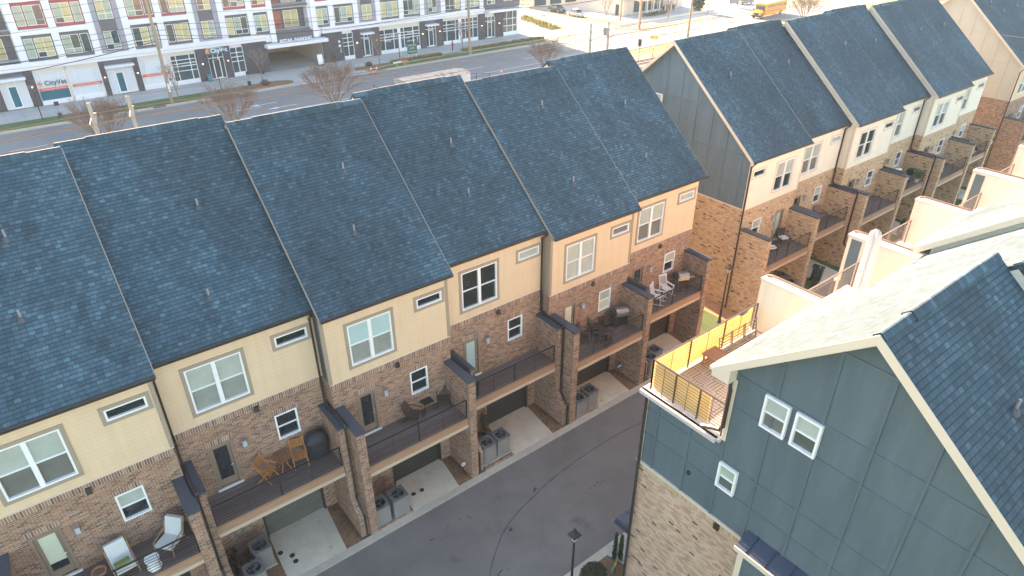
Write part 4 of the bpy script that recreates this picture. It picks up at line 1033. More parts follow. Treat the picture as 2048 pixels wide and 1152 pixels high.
def rocker():
    o = thing('rocking_chair', '', 'chair')
    m = MB()
    for k in range(8): x = -0.24+0.065*k; m.box(x, x+0.05, -0.26, 0.22, 0.42, 0.44)
    m.build('seat', white, o, local=True)
    m = MB()
    for k in range(6): x = -0.20+0.08*k; m.bar((x, 0.22, 0.46), (x, 0.42, 1.10), 0.03, 0.015)
    m.bar((-0.24, 0.42, 1.13), (0.24, 0.42, 1.13), 0.02, 0.09); m.bar((-0.24, 0.24, 0.52), (0.24, 0.24, 0.52), 0.02, 0.06)
    for sx in (-0.26, 0.26): m.bar((sx, 0.20, 0.10), (sx, 0.44, 1.18), 0.04)
    m.build('backrest', white, o, local=True)
    for sx in (-0.27, 0.27):
        MB().bar((sx, -0.28, 0.08), (sx, -0.28, 0.66), 0.04).build('leg', white, o, local=True)
        MB().box(sx-0.05, sx+0.05, -0.33, 0.30, 0.66, 0.69).build('armrest', white, o, local=True)
        MB().tube([(sx, -0.48, 0.10), (sx, -0.25, 0.04), (sx, 0.05, 0.02), (sx, 0.35, 0.06), (sx, 0.58, 0.15)], 0.022, 6).build('rocker', white, o, local=True)
    return o
rk_ = rocker(); rk_.location = (19.48, -0.42, DK); rk_.rotation_euler = (0, 0, R(24)); rk_['label'] = 'white rocking chair nearer the brick fin'; rk_['group'] = 'white rocking chairs'
dup(rk_, (20.58, -0.12, DK), R(-8), 'white rocking chair nearer the gas grill')
# lounge chairs on the first balcony
def lounge():
    o = thing('lounge_chair', '', 'chair')
    for sx in (-0.36, 0.36):
        MB().tube([(sx, -0.40, 0.0), (sx, -0.34, 0.52), (sx, 0.30, 0.60), (sx, 0.42, 0.86)], 0.024, 6).build('armrest', oak, o, local=True)
        MB().bar((sx, 0.45, 0.0), (sx, 0.25, 0.45), 0.045).build('leg', oak, o, local=True)
    MB().bar((-0.36, -0.34, 0.30), (0.36, -0.34, 0.30), 0.04).bar((-0.36, 0.30, 0.24), (0.36, 0.30, 0.24), 0.04).build('seat_frame', oak, o, local=True)
    MB().extr([(-0.32, -0.38, 0.32), (-0.32, 0.28, 0.26), (-0.32, 0.28, 0.40), (-0.32, -0.38, 0.46)], (0.64, 0, 0)).build('seat_cushion', cushion, o, local=True)
    MB().extr([(-0.32, 0.20, 0.40), (-0.32, 0.34, 0.36), (-0.32, 0.60, 0.98), (-0.32, 0.46, 1.02)], (0.64, 0, 0)).build('back_cushion', cushion, o, local=True)
    return o
lc = lounge(); lc.location = (-8.55, -1.02, DK); lc.rotation_euler = (0, 0, R(6)); lc['label'] = 'white cushioned lounge chair holding an olive planter box'; lc['group'] = 'wooden lounge chairs'
dup(lc, (-7.02, -0.98, DK), R(-48), 'white cushioned lounge chair turned towards the oval side table')
m = MB(); m.box(-0.24, 0.24, -0.09, 0.09, 0, 0.16); ob = m.build('planter_box', olive); ob.location = (-8.56, -1.12, DK+0.42); ob.rotation_euler = (0, 0, R(8)); tag(ob, 'olive green planter box lying on the lounge chair seat', 'planter')
ob = MB().lathe([(0.0, 0.0), (0.24, 0.0), (0.27, 0.05), (0.20, 0.22), (0.27, 0.44), (0.25, 0.48), (0.0, 0.48)], (0, 0, 0), 20).build('side_stool', white, smooth=True); ob.location = (-7.72, -1.50, DK); ob.scale = (0.9, 1.05, 1); tag(ob, 'white oval garden stool behind the railing between two lounge chairs', 'stool')
o = thing('flower_pot', 'terracotta pot on the balcony floor beside the lounge chair', 'pot', (-9.28, -0.88, DK))
MB().lathe([(0.0, 0.0), (0.15, 0.0), (0.22, 0.34), (0.24, 0.34), (0.24, 0.40), (0.20, 0.40), (0.19, 0.33)], (0, 0, 0), 20).build('pot', terracotta, o, local=True, smooth=True)
MB().lathe([(0.0, 0.33), (0.19, 0.33)], (0, 0, 0), 16).build('soil', mulch, o, local=True)
# row B balconies
bc = wicker_chair(blackm, white, 'patio_chair'); bc.location = (31.9, -0.45, DK); bc.rotation_euler = (0, 0, R(-25)); bc['label'] = 'black patio chair with white cushion beside the tan brick fin'; bc['group'] = 'black patio chairs'
dup(bc, (30.0, -0.85, DK), R(60), 'black patio chair with white cushion near the railing of the grey gable house')
side_table('patio_table', 'low black table between black patio chairs', (30.8, -0.4, DK), 0.6, 0.5, 0.4, blackm, blackm)
cover('covered_grill', 'black covered grill at the left end of the grey gable house balcony', (28.5, -0.75, DK), 0.7, 0.9, 1.1, 0, 'covered grills')
sling_c = wicker_chair(sling, None, 'sling_chair'); sling_c.location = (37.4, 0.15, DK); sling_c.rotation_euler = (0, 0, R(-20)); sling_c["label"] = 'brown sling chair on the second cream house balcony'
side_table('side_table', 'black table beside the brown sling chair', (36.2, 0.1, DK), 0.7, 0.6, 0.6, blackm, blackm)
ob = wicker_chair(white, None, 'white_chair'); ob.location = (49.4, 0.2, DK); ob.rotation_euler = (0, 0, R(-30)); ob['label'] = 'pale chair on the balcony with potted plants'
side_table('side_table', 'white table on the fifth cream house balcony', (53.9, -0.9, DK), 0.5, 0.5, 0.6, white, white)
def leaves(mb, c, r, n, size, seed, flat=0.8):
    rr = random.Random(seed)
    for _ in range(n):
        d = Vector((rr.gauss(0, 1), rr.gauss(0, 1), rr.gauss(0, 1))).normalized()*(rr.random()**0.4)
        p = Vector(c)+Vector((d.x*r[0], d.y*r[1], d.z*r[2]))
        a = Vector((rr.gauss(0, 1), rr.gauss(0, 1), rr.gauss(0, 1)*flat)).normalized(); b = a.cross(Vector((rr.gauss(0, 1), rr.gauss(0, 1), rr.gauss(0, 1)))).normalized()
        s = size*rr.uniform(0.6, 1.3); mb.quad(p-a*s, p+b*s*0.5, p+a*s, p-b*s*0.5)
    return mb
def potplant(loc, h, r, label, mat=leafg, seed=1, potm=white):
    o = thing('potted_plant', label, 'plant', loc)
    MB().lathe([(0, 0), (0.13, 0), (0.17, 0.28), (0.15, 0.28), (0, 0.26)], (0, 0, 0), 14).build('pot', potm, o, local=True)
    leaves(MB(), (0, 0, 0.28+h/2), (r, r, h/2), 260, 0.08, seed).build('foliage', mat, o, local=True)
    MB().tube([(0, 0, 0.2), (0, 0, 0.28+h*0.7)], 0.012, 5).build('stem', bark, o, local=True)
    return o
potplant((50.3, -0.75, DK), 0.8, 0.32, 'bright green potted plant behind the railing of the fourth cream house', leafg, 1)
potplant((50.4, -0.1, DK), 0.7, 0.30, 'dark green potted plant against the fin of the fourth cream house', leafm, 2)
potplant((61.5, -0.6, DK), 0.4, 0.25, 'small plant in a white tub on the sixth cream house balcony', leafm, 3)
potplant((7.50, 0.05, 0.02), 1.5, 0.16, 'tall slim dark plant beside the fourth red brick garage door', leafm, 4, blackm)
cover('covered_grill', 'large dark covered furniture on the beige far row balcony', (70.6, -0.9, DK), 1.8, 1.0, 1.1, 0, 'covered grills')

# ------------------------------------------------------------------ condensers, bins, bikes, signs on the ground
def condenser():
    o = thing('air_conditioner', '', 'air conditioner')
    wd, h = 0.37, 1.12; m = MB()
    c_ = 0.05
    P8 = [(-wd+c_, -wd), (wd-c_, -wd), (wd, -wd+c_), (wd, wd-c_), (wd-c_, wd), (-wd+c_, wd), (-wd, wd-c_), (-wd, -wd+c_)]
    for i in range(8): a, b = P8[i], P8[(i+1) % 8]; m.quad((*a, 0.06), (*b, 0.06), (*b, h-0.07), (*a, h-0.07))
    m.build('louvred_casing', acm, o, local=True)
    m = MB()
    ring = [(0.29*math.cos(k*math.pi/12), 0.29*math.sin(k*math.pi/12)) for k in range(24)]
    P2 = [(x*1.03, y*1.03) for x, y in P8]
    for i in range(8): a, b = P2[i], P2[(i+1) % 8]; m.quad((*a, h-0.08), (*b, h-0.08), (*b, h), (*a, h))
    outer = []
    for k in range(24):
        a = k*math.pi/12; t = 1/max(abs(math.cos(a)), abs(math.sin(a))); r_ = min(t*wd*1.03, (wd*1.03*2-0.06)/(abs(math.cos(a))+abs(math.sin(a)))); outer.append((r_*math.cos(a), r_*math.sin(a)))
    for k in range(24): j = (k+1) % 24; m.quad((*outer[k], h), (*outer[j], h), (*ring[j], h), (*ring[k], h)); m.quad((*ring[k], h), (*ring[j], h), (*ring[j], h-0.16), (*ring[k], h-0.16))
    tp = m.build('top_cover', actop, o, local=True)
    MB().lathe([(0.0, h-0.15), (0.29, h-0.15)], (0, 0, 0), 24).build('fan_well', acdark, tp, local=True)
    m = MB()
    for k in range(3):
        a = k*2.094+0.4; m.poly([(0.03*math.cos(a), 0.03*math.sin(a), h-0.10), (0.27*math.cos(a-0.1), 0.27*math.sin(a-0.1), h-0.12), (0.27*math.cos(a+0.75), 0.27*math.sin(a+0.75), h-0.07)])
    m.lathe([(0.06, h-0.12), (0.06, h-0.06), (0.0, h-0.05)], (0, 0, 0), 12)
    m.build('fan', actop, o, local=True)
    m = MB()
    for r_ in (0.10, 0.16, 0.22, 0.285): m.tube([(r_*math.cos(k*math.pi/10), r_*math.sin(k*math.pi/10), h-0.01+0.02*(1-r_/0.29)) for k in range(21)], 0.004, 4, False)
    for k in range(8): a = k*math.pi/4; m.bar((0.02*math.cos(a), 0.02*math.sin(a), h+0.012), (0.29*math.cos(a), 0.29*math.sin(a), h-0.005), 0.006)
    m.build('fan_guard', acdark, o, local=True)
    MB().box(-0.42, 0.42, -0.42, 0.42, 0.0, 0.06).build('pad', conc2, o, local=True)
    return o
ac = condenser(); GA = 'air conditioners in the driveway bays'
spots = [(0.72, -1.55, 'air conditioner nearer the brick fin in the bay left of the red yard sign'), (1.62, -1.58, 'air conditioner nearer the driveway in the bay left of the red yard sign'),
         (-4.18, -0.52, 'air conditioner against the wall below the house number plate'), (-4.75, -1.48, 'air conditioner nearest the kerb below the teak chair balcony'),
         (6.62, -1.38, 'air conditioner by the fin under the nearly empty balcony'), (7.48, -1.36, 'air conditioner by the driveway under the nearly empty balcony'),
         (12.42, -1.66, 'air conditioner by the fin under the four armchair balcony'), (13.32, -1.52, 'air conditioner by the driveway under the four armchair balcony'),
         (18.12, -1.55, 'air conditioner half hidden behind the fin under the rocking chairs'), (18.85, -1.18, 'air conditioner nearer the driveway under the rocking chairs'),
         (32.55, -0.55, 'air conditioner under the grey gable house balcony, by the fin'), (32.15, -1.5, 'air conditioner nearest the alley under the grey gable house balcony'),
         (69.7, -1.5, 'air conditioner under the beige far row balcony, nearer the camera'), (71.2, -1.4, 'second air conditioner under the beige far row balcony')]
for i, (x, y, lab) in enumerate(spots):
    if i == 0: ac.location = (x, y, 0.02); ac['label'] = lab; ac['group'] = GA
    else: dup(ac, (x, y, 0.02), 0, lab, GA)
# meters, house number
m = MB(); m.box(-3.98, -3.52, 0.545, 0.575, 2.02, 2.22); hn = m.build('number_plate', blackm, housesA[1])
text('digits', '13155', 0.16, steel, housesA[1], (-3.75+2.943, 0.54-0.58, 2.12), sx=0.95)
MB().box(-5.0, -4.84, 0.5, 0.58, 1.1, 1.35).box(-4.72, -4.56, 0.5, 0.58, 1.15, 1.4).build('meter_box', galv, housesA[1])
def bike(loc, rz, label):
    o = thing('bicycle', label, 'bicycle', loc, rz, 'dark bicycles')
    for x in (-0.5, 0.5):
        MB().tube([(x+0.33*math.cos(k*math.pi/10), 0, 0.34+0.33*math.sin(k*math.pi/10)) for k in range(21)], 0.02, 6, False).build('wheel', tire, o, local=True)
    m = MB(); B_, S_, H_, R_ = (0, 0, 0.32), (-0.15, 0, 0.85), (0.38, 0, 0.85), (-0.5, 0, 0.34)
    for a, b in ((B_, S_), (S_, H_), (B_, H_), (R_, B_), (R_, S_), (H_, (0.5, 0, 0.34))): m.tube([a, b], 0.016, 6)
    m.build('frame', greenp if 'hedge' in label else blackm, o, local=True)
    MB().box(-0.28, -0.02, -0.06, 0.06, 0.90, 0.95).build('saddle', blackm, o, local=True)
    MB().tube([(0.36, -0.25, 1.0), (0.38, 0, 0.98), (0.36, 0.25, 1.0)], 0.012, 6).build('handlebar', blackm, o, local=True)
    return o
bk = bike((-5.05, -0.15, 0.02), R(-80), 'dark bicycle leaning by the wall under the teak chair balcony')
dup(bk, (-5.25, -1.0, 0.02), R(-85), 'dark bicycle nearest the kerb beside the air conditioners', 'dark bicycles')
dup(bk, (31.2, -0.5, 0.02), R(-75), 'bicycle in the bay under the grey gable house balcony', 'dark bicycles')
def drains():
    pts = [(-3.48, -0.49), (-3.13, -0.92), (-3.12, -1.27), (2.61, -1.14), (3.04, -1.17)]
    labs = ['round black drain cover nearest the second air conditioner', 'round black drain cover, upper of the close pair', 'round black drain cover, lower of the close pair', 'round black drain cover nearer the two air conditioners on the wicker chair driveway', 'round black drain cover farther right on the wicker chair driveway']
    for (x, y), lab in zip(pts, labs):
        ob = MB().lathe([(0.11, 0.0), (0.11, 0.008), (0.08, 0.012), (0.0, 0.012)], (0, 0, 0), 20).build('drain_cover', blackm); ob.location = (x, y, 0.031); tag(ob, lab, 'drain cover', 'drain covers in the driveways')
drains()
o = thing('yard_sign', 'red and white octagonal sign staked in the mulch', 'sign', (5.17, -1.50, 0.03))
MB().bar((0, 0, 0), (0, 0.02, 0.5), 0.02).build('stake', blackm, o, local=True)
oc = [(0.15*math.cos(R(22.5+45*k)), -0.02, 0.62+0.15*math.sin(R(22.5+45*k))) for k in range(8)]; oc2 = [(0.12*math.cos(R(22.5+45*k)), -0.036, 0.62+0.12*math.sin(R(22.5+45*k))) for k in range(8)]
pl = MB().extr(oc, (0, 0.012, 0)).build('sign_panel', redp, o, local=True)
MB().poly(oc2[::-1]).build('sign_face', white, pl, local=True)
text('lettering', 'ADT', 0.10, redp, pl, (0, -0.045, 0.62), extrude=0.003)
o = thing('yard_sign', 'blue oval sign staked in the mulch', 'sign', (16.55, -0.62, 0.03))
MB().bar((0, 0, 0), (0, 0.02, 0.45), 0.02).build('stake', blackm, o, local=True)
pl = MB().extr([(0.26*math.cos(R(18*k)), -0.02, 0.60+0.13*math.sin(R(18*k))) for k in range(20)], (0, 0.012, 0)).build('sign_panel', bluep, o, local=True)
MB().poly([(0.18*math.cos(R(30*k)), -0.03, 0.60+0.075*math.sin(R(30*k))) for k in range(12)][::-1]).build('sign_emblem', filmw, pl, local=True)
# trash bin
o = thing('wheelie_bin', 'dark wheelie bin standing on the second cream house driveway', 'bin', (35.6, -1.6, 0.03), R(15))
MB().extr([(-0.25, -0.3, 0.05), (-0.29, -0.36, 1.0), (0.29, -0.36, 1.0), (0.25, -0.3, 0.05)], (0, 0.66, 0)).build('body', bin_m, o, local=True)
MB().extr([(-0.31, -0.40, 1.0), (-0.31, 0.40, 1.05), (-0.31, 0.40, 1.09), (-0.31, -0.36, 1.05)], (0.62, 0, 0)).build('lid', binlid, o, local=True)
for sx in (-0.28, 0.28): MB().tube([(sx-0.03, 0.32, 0.1), (sx+0.03, 0.32, 0.1)], 0.1, 12).build('wheel', tire, o, local=True)
text('lettering', 'CLT', 0.16, white, o, (0, -0.10, 1.075), (4, 0, 0), 0.003)
def column_tree(loc, h, r, label, n=700, seed=1, name='cypress'):
    o = thing(name, label, 'shrub', loc)
    m = MB(); rr = random.Random(seed)
    for _ in range(n):
        t = rr.random(); rad = r*(1-t)**0.35*(0.5+0.5*rr.random()); a = rr.uniform(0, 6.28)
        p = Vector((rad*math.cos(a), rad*math.sin(a), 0.1+t*h)); u = Vector((rr.gauss(0, .4), rr.gauss(0, .4), 1)).normalized(); v = Vector((-math.sin(a), math.cos(a), rr.gauss(0, .3))).normalized(); s = 0.07*rr.uniform(0.6, 1.4)
        m.quad(p-u*s, p+v*s*0.45, p+u*s, p-v*s*0.45)
    m.build('foliage', leafm, o, local=True); MB().tube([(0, 0, 0), (0, 0, h*0.8)], [0.03, 0.01], 6).build('trunk', bark, o, local=True)
    return o
column_tree((34.4, -2.1, 0), 1.7, 0.28, 'narrow evergreen beside the wheelie bin', 600, 5)
column_tree((47.2, -1.9, 0), 1.6, 0.3, 'narrow evergreen beside the fourth cream house driveway', 500, 6)
column_tree((7.45, -9.32, 0), 1.5, 0.11, 'slim twin evergreen near the entrance canopy, left stem', 500, 7)
column_tree((7.62, -9.48, 0), 1.4, 0.13, 'slim twin evergreen near the entrance canopy, right stem', 500, 8)
# bed by the near lamp
sheet('planting_bed', [(4.2, -9.02), (7.3, -9.02), (7.55, -9.9), (7.0, -10.5), (3.6, -10.5), (3.6, -9.02)], 0.02, mulch)
sheet('entrance_walk', [(7.35, -9.02), (12.0, -9.02), (12.0, -10.5), (7.7, -10.5), (7.6, -9.9)], 0.02, walk)
o = thing('round_shrub', 'rounded reddish green shrub in the mulch beside the near lamp post', 'shrub', (6.0, -9.55, 0))
leaves(MB(), (0, 0, 0.42), (0.62, 0.52, 0.42), 4200, 0.045, 9).build('foliage', leafm, o, local=True)
leaves(MB(), (0.05, 0, 0.52), (0.52, 0.44, 0.38), 2200, 0.04, 10).build('new_growth', leafr, o, local=True)
m = MB()
for k in range(6): m.tube([(0, 0, 0), (0.3*math.cos(k), 0.3*math.sin(k), 0.5)], 0.012, 5)
m.build('stem', bark, o, local=True)
o = thing('real_estate_sign', 'small green and yellow sign panel beside the round shrub', 'sign', (6.75, -9.92, 0), R(20))
MB().bar((-0.25, 0, 0), (-0.25, 0, 0.85), 0.03).bar((0.25, 0, 0), (0.25, 0, 0.85), 0.03).build('post', blackm, o, local=True)
MB().box(-0.27, 0.0, -0.02, 0.0, 0.55, 0.85).build('sign_panel', plain('teal_sign_paint', (0.02, 0.32, 0.24), 0.5), o, local=True)
MB().box(0.001, 0.27, -0.02, 0.0, 0.55, 0.85).build('sign_panel', yellowp, o, local=True)
def lamp_post(loc, h, label, group='lantern lamp posts'):
    o = thing('lamp_post', label, 'street lamp', loc, 0, group)
    MB().lathe([(0.14, 0), (0.14, 0.1), (0.09, 0.2), (0.08, 0.9), (0.055, 1.0), (0.045, h-0.55), (0.07, h-0.5), (0.10, h-0.46), (0, h-0.46)], (0, 0, 0), 12).build('post', blackm, o, local=True)
    z = h-0.46; m = MB()
    for k in range(4): a, b = R(45+90*k), R(135+90*k); m.quad((0.09*math.cos(a), 0.09*math.sin(a), z), (0.09*math.cos(b), 0.09*math.sin(b), z), (0.20*math.cos(b), 0.20*math.sin(b), z+0.32), (0.20*math.cos(a), 0.20*math.sin(a), z+0.32))
    m.build('lantern_glass', lampglass, o, local=True)
    m = MB()
    for k in range(4): a = R(45+90*k); m.bar((0.09*math.cos(a), 0.09*math.sin(a), z), (0.21*math.cos(a), 0.21*math.sin(a), z+0.33), 0.02)
    for k in range(4):
        a, b = R(45+90*k), R(135+90*k); r0, r1 = 0.27, 0.12
        m.quad((r0*math.cos(a), r0*math.sin(a), z+0.32), (r0*math.cos(b), r0*math.sin(b), z+0.32), (r0*math.cos(b), r0*math.sin(b), z+0.36), (r0*math.cos(a), r0*math.sin(a), z+0.36))
        m.quad((r0*math.cos(a), r0*math.sin(a), z+0.36), (r0*math.cos(b), r0*math.sin(b), z+0.36), (r1*math.cos(b), r1*math.sin(b), z+0.52), (r1*math.cos(a), r1*math.sin(a), z+0.52))
    m.poly([(0.12*math.cos(R(45+90*k)), 0.12*math.sin(R(45+90*k)), z+0.52) for k in range(4)]); m.lathe([(0.07, z+0.52), (0.07, z+0.58), (0.05, z+0.62), (0, z+0.62)], (0, 0, 0), 12)
    m.build('lantern_roof', blackm, o, local=True)
    return o
lp = lamp_post((4.62, -9.72, 0), 4.15, 'black lantern lamp post near the round shrub at the bottom edge')
dup(lp, (25.64, -0.78, 0), 0, 'black lantern lamp post on the grass gap before the grey gable')
dup(lp, (65.6, -0.6, 0), 0, 'distant black lantern lamp post before the tan gable row')

# ------------------------------------------------------------------ street, rail corridor, far side
sheet('rail_bed', srect(-80, 260, 44, 57.5), 0.0, ballast)
g = MB()
for t in (48.2, 49.64, 52.6, 54.04):
    p, q_ = sf(-80, t), sf(260, t); g.bar((*p, 0.12), (*q_, 0.12), 0.07, 0.15)
struct('railway_track', g, bronze)
sheet('verge', srect(-80, 260, 57.5, 61.2), 0.0, grassdry)
sheet('street', srect(-80, 300, 61.4, 76.0), 0.0, street)
sheet('side_street', [(84.0, 77.0), (99.5, 78.5), (103.0, 90), (101, 100), (101, 135), (92, 135), (94, 99), (91.5, 88)], 0.004, street)
g = MB()
def kerbline(g, pts, wd=0.18, h=0.13):
    for a, b in zip(pts, pts[1:]):
        a, b = Vector(a), Vector(b); t = (b-a).normalized(); nn = Vector((-t.y, t.x))*wd/2
        P = [a-nn, b-nn, b+nn, a+nn]; g.extr([(p.x, p.y, -0.02) for p in P], (0, 0, h+0.02))
kerbline(g, [sf(-80, 76.2), sf(28.0, 76.2)]); kerbline(g, [sf(39.5, 76.2), sf(79, 76.2), sf(81.5, 77.5), sf(84, 80)]); kerbline(g, [sf(-80, 61.3), sf(260, 61.3)])
kerbline(g, [(101.5, 95), (100.3, 90), (99.2, 82), (101, 78.0), (104.0, 77.0), (127.5, 76.8)])
struct('street_kerb', g, conc2)
sheet('gutter_strip', srect(-80, 79, 75.4, 76.1), 0.006, conc2)
sheet('grass_strip', srect(-80, 27.4, 76.3, 80.1), 0.02, grass)
sheet('grass_strip', srect(40.5, 80.5, 76.3, 78.6), 0.02, grass)
sheet('sidewalk', srect(-80, 96, 80.1, 86.5), 0.012, walk)
sheet('sidewalk_apron', srect(27.2, 41.5, 76.0, 80.2), 0.016, walk)
sheet('sidewalk_corner', [(80.5, 80.2), (92, 83.5), (91, 95), (88, 107), (86, 135), (81, 135), (81, 88)], 0.008, walk)
g = MB()
for k in range(60):
    s = -20+1.9*k; p, q_ = sf(s, 80.15), sf(s, 86.4)
    if 28 < s < 40: continue
    g.bar((*p, 0.013), (*q_, 0.013), 0.03, 0.004)
for t in (82.2, 84.3): g.bar((*sf(-20, t), 0.013), (*sf(80, t), 0.013), 0.03, 0.004)
struct('sidewalk_joint', g, plain('sidewalk_joint_grey', (0.27, 0.27, 0.27), 0.9))  # plain grey for the joint lines between the slabs
def blob(cx, cy, rx, ry, n=22, rot=0.0, p=2.0):
    o = []
    for k in range(n):
        a = 2*math.pi*k/n; c, s_ = math.cos(a), math.sin(a); x = rx*math.copysign(abs(c)**(2/p), c); y = ry*math.copysign(abs(s_)**(2/p), s_)
        o.append(sf(cx+x*math.cos(rot)-y*math.sin(rot), cy+x*math.sin(rot)+y*math.cos(rot)))
    return o
sheet('planting_island', blob(25.6, 78.3, 3.4, 1.85), 0.035, mulch)
sheet('planting_island', [sf(39.2, 78.2), sf(40.8, 77.7), sf(46.5, 78.7), sf(46.0, 80.2), sf(40.0, 80.3)], 0.035, mulch)
g = MB(); kerbline(g, [sf(39.0, 78.0), sf(40.8, 77.5), sf(46.5, 78.55), sf(56.5, 78.75), sf(57.2, 80.3)], 0.1, 0.1); kerbline(g, [sf(60.0, 80.4), sf(60.8, 78.8), sf(88, 78.9)], 0.1, 0.1)
struct('bed_edging', g, conc2)
def grassbed(name, s0, s1, t0, t1, n, mat, h, seed, poly=None):
    g = MB(); rr = random.Random(seed)
    for _ in range(n):
        s, t = rr.uniform(s0, s1), rr.uniform(t0, t1); p = sf(s, t) if poly is None else poly(s, t)
        b = Vector((p[0], p[1], 0.02)); a = rr.uniform(0, 6.28); l_ = h*rr.uniform(0.5, 1.2); tip = b+Vector((math.cos(a)*l_*0.7, math.sin(a)*l_*0.7, l_)); sd_ = Vector((-math.sin(a), math.cos(a), 0))*0.09
        g.poly([b-sd_, b+sd_, tip])
    return tag(g.build(name, mat), kind='stuff')
grassbed('ornamental_grass', 46.6, 56.4, 78.9, 80.1, 1500, leafy, 0.5, 1)
grassbed('ornamental_grass', 61.2, 80.0, 79.1, 80.5, 2200, leafy, 0.5, 2)
sheet('corner_verge', [(87.5, 87.3), (91.2, 87.6), (94, 96), (95.8, 103.5), (95.5, 107), (91.5, 107), (90, 98)], 0.03, grassdry)
def cornerpoly(s, t): return (88.5+5.0*t+(s-0.5)*3.6, 87.8+18*t)
grassbed('ornamental_grass', 0, 1, 0, 1, 900, leafy, 0.55, 3, cornerpoly)
sheet('corner_verge', [(97.8, 78.9), (104.0, 77.2), (127, 76.95), (127, 79.0), (104, 79.8), (99.6, 81.5)], 0.03, grassdry)
sheet('corner_verge', [(103.4, 83.5), (105.8, 84.5), (104.6, 96), (101.6, 96), (101.2, 90)], 0.03, grassdry)
sheet('restaurant_forecourt', [(99.6, 81.6), (104, 79.9), (127, 79.1), (160, 80), (160, 130), (103, 130), (104.8, 96), (106, 84.4)], 0.012, walk)
sheet('verge_far_right', [(84, 58.5), (130, 62.5), (200, 66), (200, 60), (84, 55)], 0.01, grassdry)
sheet('verge_far_right', [(157, 76.3), (190, 77), (190, 80), (157, 79.5)], 0.03, grassdry)
sheet('parking_area', [(127, 77), (157, 77.2), (157, 120), (128, 110)], 0.006, street)
# markings
g = MB()
def mark(s0, s1, t, wd=0.14): g.poly([(*p, 0.006) for p in srect(s0, s1, t-wd/2, t+wd/2)])
mark(-80, 82, 64.0); mark(-80, 30, 65.0-3.3)
for k in range(-6, 9): mark(-8.0+12.2*k, -4.4+12.2*k, 67.8)
def arrow(s, t, turn):
    g.poly([(*sf(s, t-0.09), 0.006), (*sf(s+2.6, t-0.09), 0.006), (*sf(s+2.6, t+0.09), 0.006), (*sf(s, t+0.09), 0.006)])
    g.poly([(*sf(s, t-0.38), 0.007), (*sf(s, t+0.38), 0.007), (*sf(s-1.5, t), 0.007)][::-1])
arrow(21.5, 65.9, 0); arrow(19.9, 68.6, 0); arrow(24.5, 63.0, 0)
struct('lane_marking', g, paintw)
# gravel drain inlets
for i, (s, t, lab) in enumerate(((9.6, 76.05, 'rusty kerb drain inlet by the wooden pole at the left'), (42.6, 76.05, 'rusty kerb drain inlet near the orange barrels'), (80.0, 76.4, 'rusty kerb drain inlet at the street corner'))):
    o = MB(); o.box(-0.75, 0.75, -0.32, 0.30, 0.0, 0.14); ob = o.build('storm_drain', mulch); ob.location = (*sf(s, t), 0.0); ob.rotation_euler = (0, 0, TH); tag(ob, lab, 'drain inlet', 'kerb drain inlets')

# ---- apartment building over shops
B = thing('apartment_building', 'long white and grey apartment block with red window panels above a row of shops', 'building', (0, 86.6, 0), TH)
Pf = lambda u, z, d: (u, d, z)
m = MB(); m.wall(lambda u, z, d: (u, 0.30+d, z), -16, 80.0, 0, 19.5, [(29.0, 38.2, 0, 4.3), (30.9, 36.5, 5.75, 8.9), (30.9, 36.5, 9.4, 12.4), (-9.5, -2.85, 5.75, 8.9), (-9.5, -2.85, 9.4, 12.4)], 1.6)
m.quad((-16, 20, 0), (-16, 0.3, 0), (-16, 0.3, 19.5), (-16, 20, 19.5)); m.quad((80, 0.3, 0), (80, 20, 0), (80, 20, 19.5), (80, 0.3, 19.5)); m.quad((80, 20, 0), (-16, 20, 0), (-16, 20, 19.5), (80, 20, 19.5)); m.quad((-16, 0.3, 19.5), (80, 0.3, 19.5), (80, 20, 19.5), (-16, 20, 19.5))
m.build('wall', whitep, B, local=True)
m = MB(); m.quad((29.0, 14, 0), (38.2, 14, 0), (38.2, 14, 4.3), (29.0, 14, 4.3)); m.quad((29, 0.4, 0), (29, 14, 0), (29, 14, 4.3), (29, 0.4, 4.3)); m.quad((38.2, 14, 0), (38.2, 0.4, 0), (38.2, 0.4, 4.3), (38.2, 14, 4.3)); m.quad((29, 0.4, 4.3), (29, 14, 4.3), (38.2, 14, 4.3), (38.2, 0.4, 4.3))
m.build('garage_interior', stucco, B, local=True)
MB().quad((29, 0.2, 0.014), (38.2, 0.2, 0.014), (38.2, 14, 0.014), (29, 14, 0.014)).build('garage_floor', walk, B, local=True)
for a, b in ((30.9, 36.5), (-9.5, -2.85)):
    for z in (5.75, 9.4):
        MB().quad((a, 1.9, z), (b, 1.9, z), (b, 1.9, z+3.1), (a, 1.9, z+3.1)).build('balcony_wall', gpanel, B, local=True)
        MB().box(a+0.35, a+1.7, 1.86, 1.895, z+0.05, z+2.6).build('balcony_panel', rpanel, B, local=True)
        fr = MB().box(a+2.2, b-1.0, 1.84, 1.894, z+0.1, z+2.6).build('balcony_door', white, B, local=True)
        MB().box(a+2.3, (a+b)/2+0.55, 1.82, 1.838, z+0.2, z+2.5).box((a+b)/2+0.65, b-1.1, 1.82, 1.838, z+0.2, z+2.5).build('pane', reflB, fr, local=True)
        r_ = MB()
        for k in range(int((b-a)/0.12)): r_.bar((a+0.12*k, -0.02, z+0.05), (a+0.12*k, -0.02, z+1.1), 0.02)
        r_.bar((a, -0.02, z+1.1), (b, -0.02, z+1.1), 0.05); r_.build('balcony_railing', bronze, B, local=True)
        MB().box(a-0.02, b+0.02, -0.06, 0.29, z-0.35, z).build('balcony_slab', gpanel, B, local=True)
MB().box(-16, 29.0, -0.16, 0.299, 4.62, 5.55).build('cornice_band', whitep, B, local=True)
MB().box(38.4, 71.3, -0.16, 0.299, 4.62, 5.55).build('cornice_band', whitep, B, local=True)
